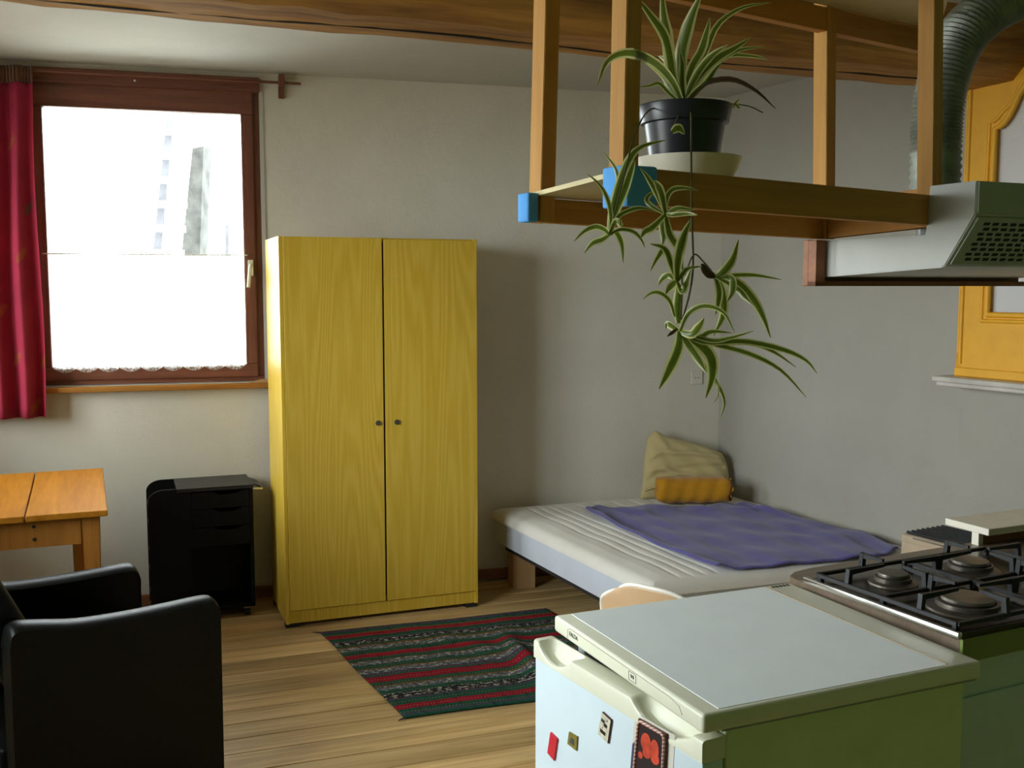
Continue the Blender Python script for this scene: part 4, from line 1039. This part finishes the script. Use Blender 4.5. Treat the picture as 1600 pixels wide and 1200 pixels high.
q = MB(); q.hull([pt(a, c) + dn * 0.0052 for a, c in ((0.12, 0.06), (0.88, 0.06), (0.88, 0.95), (0.12, 0.95))], [pt(a, c) + dn * 0.0056 for a, c in ((0.12, 0.06), (0.88, 0.06), (0.88, 0.95), (0.12, 0.95))]); face = q.build('picture', M['print_dark'], t)
q = MB()
for ca, cc, ra, rc in ((0.36, 0.26, 0.17, 0.125), (0.66, 0.30, 0.15, 0.14), (0.42, 0.40, 0.14, 0.08), (0.70, 0.42, 0.14, 0.08), (0.22, 0.48, 0.08, 0.05)):
    ring = [pt(ca + ra * math.cos(a), cc + rc * math.sin(a)) for a in [2 * math.pi * k / 20 for k in range(20)]]
    zq = 0.0058 + 0.0002 * ca; q.hull([p + dn * zq for p in ring], [p + dn * (zq + 0.0002) for p in ring])
q.build('printed_figures', M['print_red'], face)
def rope_mat():
    m, nt, b_ = new_mat('red_white_rope')
    s = N(nt, 'ShaderNodeSeparateXYZ'); nt.links.new(coords(nt), s.inputs[0])
    ph = math_n(nt, 'SINE', math_n(nt, 'ADD', math_n(nt, 'MULTIPLY', s.outputs[2], 900.0), math_n(nt, 'MULTIPLY', s.outputs[1], 700.0)))
    nt.links.new(ramp(nt, ph, [(0.45, (0.55, 0.45, 0.38, 1)), (0.55, (0.35, 0.06, 0.05, 1))]), b_.inputs['Base Color'])
    return m
M['rope'] = rope_mat()
bord = [(0.06, 0.97), (0.05, 0.07), (0.08, 0.03), (0.12, 0.02), (0.86, 0.02), (0.93, 0.04), (0.96, 0.08), (0.95, 0.97), (0.06, 0.97)]
q = MB(); q.tube([pt(a, c) + dn * 0.006 for a, c in bord], 0.0028, 8); q.build('rope_border', M['rope'], t, 60)

# ================================================================== HOB AND COUNTER
HY = DEG(24); HYB = DEG(26); HO = Vector((0.852, 1.912, 0)); HW, HD, HZ = 0.60, 0.43, 0.868
cou = thing('stove_counter', HO, HYB, 'low kitchen counter with a green light cast coloured into its edge, carrying the gas hob', 'counter')
wt_ = [(0.014, 0.012), (1.5, 0.012), (1.5, 0.535), (0.10, 0.522), (0.045, 0.512), (0.012, 0.490), (0.004, 0.46), (0.014, 0.40)]
MB().prism(wt_, lambda a, c: Vector((a, c, HZ - 0.052)), lambda a, c: Vector((a, c, HZ - 0.006))).build('worktop', M['tabletop'], cou)
MB().box(0.014, 1.5, 0.004, 0.012, HZ - 0.054, HZ - 0.006, 0.001).build('front_edging', M['counter_green_cast'], cou)
MB().box(0.055, 0.66, 0.07, HD + 0.05, 0.06, HZ - 0.052, 0.004).build('cabinet', M['white_metal'], cou)
MB().box(0.09, 0.63, 0.064, 0.071, 0.10, HZ - 0.16, 0.003).build('cabinet_door', M['white_metal'], cou)
MB().box(0.07, 0.65, 0.09, HD, 0.0, 0.06).build('plinth', M['dark'], cou)
MB().box(0.70, 1.48, 0.07, HD + 0.05, 0.0, HZ - 0.052).build('cabinet', M['hood_white'], cou)
hob = thing('gas_hob', HO + Vector((0, 0, HZ)), HYB, 'four-burner gas hob in dark steel with black iron grates', 'hob')
MB().box(0.004, HW, 0.004, HD, -0.006, 0.004, 0.003).build('hob_plate', M['hob'], hob, 40)
MB().box(-0.004, 0.008, 0.0, HD, -0.004, 0.010, 0.003).build('chrome_edge', M['chrome'], hob, 40)
MB().box(0.008, HW, 0.0, 0.008, -0.004, 0.008, 0.003).build('front_edge', M['hob'], hob, 40)
burn = [(0.155, 0.315, 0.036), (0.155, 0.115, 0.056), (0.40, 0.315, 0.045), (0.40, 0.115, 0.045)]
for x, y_, r in burn:
    q = MB(); q.lathe([(0, 0.004), (r * 1.5, 0.004), (r * 1.45, 0.008), (r * 1.12, 0.011), (r * 1.1, 0.020), (r, 0.021), (r, 0.016), (0, 0.016)], (x, y_, 0), 32); bo = q.build('burner', M['burner'], hob, 35)
    q = MB(); q.lathe([(0, 0.020), (r * 0.92, 0.020), (r * 0.95, 0.024), (r * 0.90, 0.029), (0, 0.030)], (x, y_, 0), 32); q.build('burner_cap', M['burner'], bo, 35)
    q = MB(); q.tube([(x + r * 1.25, y_, 0.006), (x + r * 1.25, y_, 0.030)], 0.0022, 8); q.build('spark_pin', M['dark'], bo)
for gx0, gx1 in ((0.018, 0.285), (0.292, 0.56)):
    gr_ = MB(); z = 0.018; s_ = 0.008
    for y_ in (0.022, HD - 0.024): gr_.bar((gx0, y_, z), (gx1, y_, z), s_, s_)
    for x in (gx0, gx1): gr_.bar((x, 0.022, z), (x, HD - 0.024, z), s_, s_)
    gr_.bar((gx0, HD / 2, z), (gx1, HD / 2, z), s_, s_)
    for x in (gx0 + 0.005, gx1 - 0.005):
        for y_ in (0.03, HD / 2, HD - 0.03): gr_.bar((x, y_, 0.003), (x, y_, z), 0.010, 0.010, up=(1, 0, 0))
    g_ = gr_.build('grate', M['iron'], hob)
    cx = (gx0 + gx1) / 2 + 0.003
    for cy in (0.115, 0.315):
        for ang, L0 in ((0, (gx1 - gx0) / 2), (math.pi / 2, 0.095), (math.pi, (gx1 - gx0) / 2), (3 * math.pi / 2, 0.093)):
            d = R2(ang); p0 = Vector((cx, cy, 0)) + d * L0; p1 = Vector((cx, cy, 0)) + d * 0.030
            q = MB(); q.bar(p0 + Vector((0, 0, 0.014)), p0 + Vector((0, 0, 0.052)) - d * 0.004, 0.011, 0.011, up=(d.x, d.y, 0.01))
            q.hull([p0 + Vector((0, 0, 0.040)) + d.cross(Vector((0, 0, 1))) * e for e in (-0.0045, 0.0045)] + [p0 + Vector((0, 0, 0.052)) + d.cross(Vector((0, 0, 1))) * e for e in (0.0045, -0.0045)],
                   [p1 + Vector((0, 0, 0.046)) + d.cross(Vector((0, 0, 1))) * e for e in (-0.0035, 0.0035)] + [p1 + Vector((0, 0, 0.052)) + d.cross(Vector((0, 0, 1))) * e for e in (0.0035, -0.0035)])
            q.build('grate_finger', M['iron'], g_)

# white shelf behind the hob
SHZ = 0.913; sn = atz(1545, 827, SHZ); YSH = DEG(24)
she = thing('back_shelf', Vector((sn.x, sn.y, 0)), YSH, 'white laminate shelf board standing behind the hob', 'shelf')
MB().box(0, 0.60, 0, 0.142, SHZ - 0.018, SHZ, 0.002).build('shelf_board', M['laminate_white'], she)
MB().box(0.004, 0.020, 0.034, 0.056, HZ - 0.006, SHZ - 0.018).build('upright', M['laminate_white'], she)
MB().box(0.020, 0.60, 0.046, 0.056, HZ - 0.006, SHZ - 0.018).build('back_board', M['redwood'], she)
MB().box(0.55, 0.566, 0.034, 0.046, HZ - 0.006, SHZ - 0.018).build('upright', M['laminate_white'], she)

# ================================================================== EXTRACTOR HOOD
OO = Vector((0.850, 1.917, 0))
hoo = thing('extractor_hood', OO + Vector((0, 0, 1.55)), HY, 'white extractor hood with slotted grey filter above the stove', 'extractor hood')
prof = [(0.0, 0.177), (0.0, 0.116), (0.066, 0.024), (0.075, 0.020), (0.415, 0.004), (0.415, 0.084), (0.118, 0.084), (0.112, 0.177)]
HWD = 0.60
q = MB(); q.prism(prof, lambda a, c: Vector((0, a, c)), lambda a, c: Vector((HWD, a, c)), 0.002); q.build('casing', M['hood_white'], hoo, 30)
q = MB(); q.box(0.004, HWD - 0.004, -0.003, 0.0, 0.119, 0.175); q.build('front_strip', M['hood_grey'], hoo)
a0 = Vector((0, 0.0, 0.116)); a1 = Vector((0, 0.066, 0.024)); fd = (a1 - a0); fl_ = fd.length; fd.normalize(); fn = Vector((0, -fd.z, fd.y)); fn = -fn if fn.y > 0 else fn
fm = Matrix(((1, 0, 0), (0, fd.y, fd.z), (0, fn.y, fn.z))).transposed().to_4x4(); fm.translation = a0
q = MB(); q.box(0.008, HWD - 0.008, 0.004, fl_ - 0.004, 0.0005, 0.004, 0.0015, 2, fm); fil = q.build('filter_panel', M['hood_grey'], hoo)
q = MB()
for r in range(8):
    for c in range(24):
        x = 0.030 + c * 0.0228 + (0.006 if r % 2 else 0); y_ = 0.014 + r * 0.0112
        q.box(x, x + 0.0150, y_, y_ + 0.0062, 0.0038, 0.0046, 0, 1, fm)
tag(q.build('filter_slots', M['dark'], fil), kind='stuff')
q = MB(); q.lathe([(0, 0.083), (0.047, 0.083), (0.047, 0.130), (0, 0.130)], (0.155, 0.23, 0), 32); q.build('spigot', M['hood_white'], hoo, 40)
bkb = thing('hood_backboard', OO + Vector((0, 0, 1.535)), HY, 'reddish wooden board behind and below the extractor hood', 'board')
q = MB(); q.box(-0.030, HWD + 0.02, 0.420, 0.438, 0.0, 0.101, 0.002); q.box(-0.030, -0.004, 0.395, 0.420, 0.0, 0.100, 0.001); q.box(-0.030, HWD + 0.02, 0.395, 0.420, 0.0, 0.011, 0.001)
q.build('planed_board', M['redwood'], bkb)
# flexible duct
dpx = [(1462, 291, 2.19), (1462, 240, 2.19), (1464, 190, 2.19), (1471, 138, 2.19), (1486, 88, 2.20), (1512, 46, 2.21), (1552, 12, 2.23), (1605, -12, 2.26), (1680, -28, 2.30)]
dpts = [aty(x, y_, Y) for x, y_, Y in dpx]; dpts[0].z = 1.682
dpts = cat_rom(dpts, 120); d0 = dpts[0].copy()
duct = thing('exhaust_duct', d0, 0, 'crinkled aluminium exhaust duct rising from the extractor hood', 'duct')
q = MB(); q.tube([p - d0 for p in dpts], [0.050 + (0.0022 if k % 2 else -0.0022) for k in range(len(dpts))], 28); q.build('flexible_pipe', M['foil'], duct, 70)
q = MB(); q.lathe([(0.044, 0.0), (0.053, 0.0), (0.053, 0.022), (0.044, 0.022)], (0, 0, 0.0), 32, True); q.build('collar', M['dark'], duct, 40)

# ================================================================== HANGING SHELF
S = {'nl': Vector((0.180, 1.70, 1.6645)), 'nr': Vector((0.831, 2.08, 1.651)), 'fl': Vector((0.054, 1.919, 1.6505)), 'fr': Vector((0.694, 2.321, 1.639))}
lean = {'nl': 0.010, 'nr': -0.026, 'fl': 0.020, 'fr': -0.020}
hs0 = Vector((0.437, 2.016, 1.65)); YHS = DEG(30); YPO = DEG(39)
hsh = thing('hanging_shelf', hs0, 0, 'varnished pine hanging shelf frame on four posts from the ceiling', 'hanging shelf')
ps = 0.0345
for k, p in S.items():
    u = R2(YPO) * ps / 2; v_ = R2(YPO + math.pi / 2) * ps / 2
    ring = [-u - v_, u - v_, u + v_, -u + v_]
    t_ = Vector((p.x + lean[k], p.y, CEIL - 0.002))
    q = MB(); q.hull([p + r - hs0 for r in ring], [t_ + r - hs0 for r in ring], 0.0012); q.build('post', M['pine'], hsh)
def rail(a, c, dz0, h, w, off, ext0=0.0, ext1=0.0, name='rail', mat_='pine_x', up=False):
    p, r = S[a].copy(), S[c].copy(); d = (r - p).normalized(); n_ = Vector((d.y, -d.x, 0)).normalized()
    ctr = (p + r) / 2 + n_ * off + Vector((0, 0, dz0 + h / 2)); L = (r - p).length / 2
    q = MB(); q.box(-L - ext0, L + ext1, -w / 2, w / 2, -h / 2, h / 2, 0.0015)
    o = q.build(name, M[mat_], hsh)
    y_ = Vector((-d.y, d.x, 0)).normalized(); z = d.cross(y_); m_ = Matrix((d, y_, z)).transposed().to_4x4(); m_.translation = ctr - hs0; o.matrix_local = m_
    return o
rail('nl', 'nr', 0.0, 0.058, 0.020, 0.030, 0.018, 0.066)
rail('fl', 'fr', 0.0, 0.044, 0.024, 0.0, -0.019, -0.019)
rail('nr', 'fr', 0.0, 0.078, 0.022, 0.0, -0.019, -0.019)
def board(z_off, h, name, e=0.012):
    q = MB(); L = [S['nl'] + R2(YHS) * -0.019, S['nr'] + R2(YHS) * min(e, 0.05), S['fr'] + R2(YHS) * e, S['fl'] + R2(YHS) * -0.019]
    q.hull([p + Vector((0, 0, z_off)) - hs0 for p in L], [p + Vector((0, 0, z_off + h)) - hs0 for p in L]); return q.build(name, M['board'], hsh)
board(0.0465, 0.008, 'shelf_board')
for z_ in (0.445,):
    rail('fl', 'fr', z_, 0.050, 0.024, 0.0, -0.019, 0.36, up=True); rail('nl', 'nr', z_, 0.050, 0.02, 0.0, -0.019, -0.019)
    board(z_ + 0.0505, 0.012, 'upper_board', 0.36)
# blue foam corner guards
def foam(name, label, c, x0, x1, y0, y1, z0, z1, parts=()):
    t = thing(name, c, YHS, label, 'foam pad', 'foam corner guards on the hanging shelf')
    q = MB(); q.box(x0, x1, y0, y1, z0, z1, 0.004, 2)
    for p in parts: q.box(*p, 0.004, 2)
    q.build('pad', M['foam'], t, 50); return t
foam('foam_guard', 'small blue foam pad on the far left post foot of the hanging shelf', S['fl'] + Vector((0, 0, 0)), -0.042, -0.019, -0.022, 0.016, 0.0, 0.052)
foam('foam_guard', 'larger blue foam pad wrapped round the shelf post below the plant', S['nl'] + Vector((0, 0, 0)), -0.033, -0.0225, -0.052, 0.012, -0.005, 0.060, ((-0.032, 0.029, -0.054, -0.041, -0.005, 0.059),))

# ================================================================== SAUCER AND SPIDER PLANT
pc_ = Vector((0.325, 1.935, 0)); bz_ = 1.7085
sau = thing('plant_saucer', Vector((pc_.x, pc_.y, bz_)), 0, 'deep white saucer under the plant pot on the hanging shelf', 'saucer')
q = MB(); q.lathe([(0, 0.0), (0.050, 0.0), (0.066, 0.008), (0.080, 0.023), (0.091, 0.042), (0.098, 0.060), (0.0945, 0.0605), (0.086, 0.042), (0.075, 0.026), (0.062, 0.012), (0.048, 0.006), (0, 0.006)], n=64); q.build('dish', M['saucer'], sau, 50)
pot = thing('potted_spider_plant', Vector((pc_.x - 0.008, pc_.y, bz_ + 0.0065)), 0, 'variegated spider plant in a black plastic pot with trailing plantlets', 'potted plant')
po = Vector(pot.location); ph_ = 0.148
q = MB(); q.lathe([(0, 0), (0.050, 0), (0.058, 0.012), (0.072, ph_ - 0.034), (0.080, ph_ - 0.032), (0.086, ph_ - 0.003), (0.085, ph_), (0.080, ph_), (0.074, ph_ - 0.03), (0.058, 0.01), (0, 0.008)], n=56); q.build('pot', M['pot'], pot, 35)
q = MB(); q.lathe([(0, ph_ - 0.004), (0.04, ph_ - 0.006), (0.0765, ph_ - 0.014), (0.073, ph_ - 0.022), (0, ph_ - 0.022)], n=40); q.build('soil', M['soil'], pot, 180)
def leaf(px, d0, d1, w, twist=0.0, mat_='leaf', tip=0.04, base=0.55, n=16):
    """strap leaf through picture points placed at distances d0..d1; w = full width in pixels"""
    m_ = len(px) - 1
    P = cat_rom([aty(x, y_, d0 + (d1 - d0) * i / m_) for i, (x, y_) in enumerate(px)], n)
    ww = 1.12 * w * (d0 + d1) / 2 / FPX / 2; q = MB(); rows_ = []; lay = q.bm.loops.layers.uv.verify()
    for i, p in enumerate(P):
        t = i / n; d = (P[min(i + 1, n)] - P[max(i - 1, 0)]).normalized(); view = (p - _C).normalized()
        s_ = d.cross(view)
        if s_.length < 0.05: s_ = d.cross(Vector((0, 0, 1)))
        s_.normalize(); nn = s_.cross(d); s_ = s_ * math.cos(twist) + nn * math.sin(twist); nn = s_.cross(d)
        pr = min(1, (base + (1 - base) * min(1, t / 0.3))) * min(1, ((1 - t) / 0.45 + tip)) ** 0.8
        hw = ww * max(tip, pr)
        rows_.append([q.bm.verts.new(p - po + s_ * hw * k + nn * hw * 0.35 * (abs(k))) for k in (-1, -0.5, 0, 0.5, 1)])
    for i in range(n):
        for k in range(4):
            f = q.bm.faces.new((rows_[i][k], rows_[i + 1][k], rows_[i + 1][k + 1], rows_[i][k + 1]))
            for l, (a, c) in zip(f.loops, ((i, k), (i + 1, k), (i + 1, k + 1), (i, k + 1))): l[lay].uv = (a / n, c / 4)
    return q.build('leaf', M[mat_], pot, 180, recalc=False)
c0 = (1068, 164)
D0 = 1.955
main = [([c0, (1052, 120), (1040, 60), (1015, 22), (990, -10)], 1.9, 14), ([c0, (1048, 110), (1042, 60), (1036, 20), (1034, -30)], 1.98, 17),
        ([c0, (1062, 100), (1070, 55), (1082, 20), (1098, -15)], 1.90, 19), ([c0, (1078, 110), (1095, 78), (1104, 48), (1109, 28)], 1.97, 14),
        ([c0, (1082, 120), (1102, 82), (1122, 38), (1160, 12), (1205, 4)], 2.02, 9), ([c0, (1052, 128), (1024, 98), (985, 82), (950, 94), (933, 134)], 1.45, 15),
        ([c0, (1050, 130), (1034, 108), (1018, 98), (996, 90)], 1.92, 12), ([c0, (1048, 140), (1036, 118), (1012, 98), (1000, 92)], 2.0, 11),
        ([c0, (1082, 128), (1100, 100), (1118, 82), (1138, 70)], 1.9, 11), ([c0, (1086, 126), (1120, 92), (1150, 74), (1174, 58)], 1.95, 12),
        ([c0, (1090, 124), (1122, 96), (1155, 78), (1194, 73)], 2.02, 9), ([c0, (1088, 138), (1105, 122), (1132, 88), (1180, 88), (1200, 94)], 2.06, 8),
        ([c0, (1046, 146), (1030, 130), (1014, 134), (994, 136)], 1.95, 6), ([c0, (1084, 146), (1104, 128), (1118, 108), (1130, 96)], 1.9, 9),
        ([c0, (1056, 130), (1050, 108), (1036, 92), (1028, 88)], 2.04, 9), ([c0, (1066, 130), (1066, 100), (1062, 80)], 1.93, 10)]
for pts, d1, w in main: leaf(pts, D0, d1, w, random.uniform(-0.5, 0.5))
leaf([c0, (1086, 142), (1108, 127), (1146, 124), (1182, 142), (1212, 170)], D0, 1.88, 8, 0.3, 'leaf_dry')
leaf([(1074, 160), (1090, 142), (1105, 128), (1140, 122)], D0, 1.97, 6, 0.3, 'leaf_dry')
# runners
def runner(px, d0, d1, r=0.0014):
    m_ = len(px) - 1; dd = d1 if isinstance(d1, list) else [d0 + (d1 - d0) * i / m_ for i in range(m_ + 1)]
    P = cat_rom([aty(x, y_, dd[i]) - po for i, (x, y_) in enumerate(px)], 30)
    MB().tube(P, r, 6).build('runner', M['stem'], pot, 60)
NR = 1.70
runner([(1070, 166), (1079, 168), (1080, 240), (1081, 340), (1083, 410), (1078, 455), (1066, 500)], 1.93, [1.93, 1.88, 1.70, 1.60, 1.58, 1.58, 1.58], 0.0016)
runner([(1048, 166), (1015, 172), (994, 205), (978, 262), (958, 345)], 1.90, [1.90, 1.86, 1.64, 1.585, 1.58])
runner([(1070, 430), (1084, 398), (1100, 410), (1112, 424)], 1.58, 1.58, 0.0013)
runner([(1080, 168), (1110, 160), (1140, 162), (1170, 166), (1192, 176)], 1.93, 1.95, 0.001)
runner([(1080, 330), (1068, 390), (1066, 430), (1064, 500)], 1.58, 1.58, 0.0012)
pl = []
A = (952, 366)
for pts, w in (([A, (955, 335), (968, 285), (985, 245), (1005, 228), (1040, 219)], 12), ([A, (958, 330), (965, 300), (962, 265), (938, 232)], 8), ([A, (954, 340), (950, 315), (938, 290), (916, 270)], 7),
              ([A, (944, 358), (930, 354), (912, 362), (897, 377)], 9), ([A, (940, 374), (925, 380), (912, 396)], 10), ([A, (962, 362), (972, 380), (974, 411)], 10),
              ([A, (964, 340), (985, 328), (1005, 325), (1026, 332)], 7), ([A, (970, 358), (990, 362), (1002, 374), (1008, 388)], 6), ([A, (962, 345), (970, 352), (968, 340)], 8), ([A, (958, 340), (975, 300), (988, 262), (992, 250)], 13)):
    leaf(pts, 1.58, 1.58 + random.uniform(-0.05, 0.05), w, random.uniform(-0.4, 0.4))
B = (1040, 335)
for pts, w in (([B, (1024, 300), (1012, 278), (1000, 262)], 8), ([B, (1034, 305), (1028, 290), (1022, 282)], 11), ([B, (1042, 310), (1052, 296), (1072, 294), (1092, 298)], 8), ([B, (1048, 330), (1062, 325), (1086, 328)], 9),
              ([B, (1020, 355), (1008, 362), (1001, 372)], 11), ([B, (1034, 350), (1036, 370), (1034, 386)], 11), ([B, (1046, 365), (1058, 385), (1064, 396)], 12), ([B, (1050, 336), (1074, 334), (1090, 336)], 7), ([B, (1018, 322), (1010, 312), (1018, 302), (1026, 304)], 7)):
    leaf(pts, 1.58, 1.58 + random.uniform(-0.05, 0.05), w, random.uniform(-0.4, 0.4))
Cc = (1058, 440)
for pts, w in (([Cc, (1060, 405), (1068, 370), (1080, 342)], 15), ([Cc, (1048, 412), (1038, 388), (1016, 381)], 10), ([Cc, (1040, 392), (1028, 402), (1016, 424)], 9), ([Cc, (1045, 430), (1034, 436), (1029, 446)], 9), ([Cc, (1066, 430), (1075, 420), (1098, 416)], 8),
              ([Cc, (1066, 455), (1072, 440), (1080, 418)], 10), ([Cc, (1054, 442), (1046, 450), (1040, 460)], 12)):
    leaf(pts, 1.58, 1.58 + random.uniform(-0.05, 0.05), w, random.uniform(-0.4, 0.4))
leaf([(1060, 505), (1058, 480), (1060, 455), (1056, 440)], 1.58, 1.58, 14, 0.1)
leaf([(1054, 495), (1046, 470), (1032, 458), (1018, 458), (1004, 468)], 1.58, 1.55, 7, 0.2)
Dd = (1062, 518)
for pts, w in (([Dd, (1060, 545), (1045, 580), (1030, 608)], 17), ([Dd, (1080, 545), (1094, 566), (1104, 582)], 12), ([Dd, (1096, 540), (1112, 560), (1113, 590), (1103, 622)], 19),
              ([Dd, (1100, 535), (1160, 533), (1220, 545), (1258, 562), (1277, 584)], 9), ([Dd, (1110, 535), (1170, 535), (1210, 550), (1244, 574)], 8), ([Dd, (1110, 536), (1170, 552), (1220, 578), (1260, 621)], 8),
              ([Dd, (1080, 522), (1092, 510), (1100, 497)], 13), ([Dd, (1050, 510), (1042, 506), (1040, 514)], 10), ([Dd, (1075, 490), (1100, 478), (1130, 488), (1148, 520)], 8),
              ([Dd, (1090, 528), (1110, 518), (1144, 520)], 9), ([Dd, (1110, 532), (1140, 528), (1178, 517)], 7), ([Dd, (1100, 570), (1122, 602), (1132, 630), (1124, 657)], 6), ([Dd, (1100, 575), (1120, 596), (1122, 618), (1114, 631)], 3)):
    leaf(pts, 1.58, 1.58 + random.uniform(-0.06, 0.05), w, random.uniform(-0.3, 0.3))
leaf([(1058, 514), (1050, 520), (1042, 526)], 1.58, 1.58, 5, 0, 'leaf_dry')
Ee = (1118, 432)
for pts, w in (([Ee, (1130, 425), (1145, 405), (1154, 374)], 14), ([Ee, (1145, 430), (1180, 430), (1222, 437)], 7), ([Ee, (1150, 440), (1175, 465), (1192, 495), (1204, 528)], 13), ([Ee, (1124, 455), (1122, 475), (1118, 492)], 11),
              ([Ee, (1128, 455), (1130, 490), (1115, 525)], 14), ([Ee, (1142, 435), (1144, 455), (1136, 472)], 11), ([Ee, (1150, 450), (1165, 465), (1178, 478)], 9), ([Ee, (1104, 424), (1100, 412)], 8)):
    leaf(pts, 1.58, 1.58 + random.uniform(-0.05, 0.05), w, random.uniform(-0.3, 0.3))
leaf([(1118, 432), (1108, 428), (1100, 418), (1096, 412)], 1.58, 1.58, 12, 0, 'leaf_dry')
for pts in (([(1066, 168), (1058, 185), (1052, 200)]),): runner(pts, 1.86, 1.855, 0.001)
leaf([(1050, 206), (1060, 200), (1070, 210)], 1.85, 1.85, 12, 0.0)
leaf([(1146, 168), (1150, 160), (1156, 154)], 1.94, 1.94, 4, 0.0); leaf([(1150, 163), (1156, 170)], 1.94, 1.94, 4, 0.0, n=6)
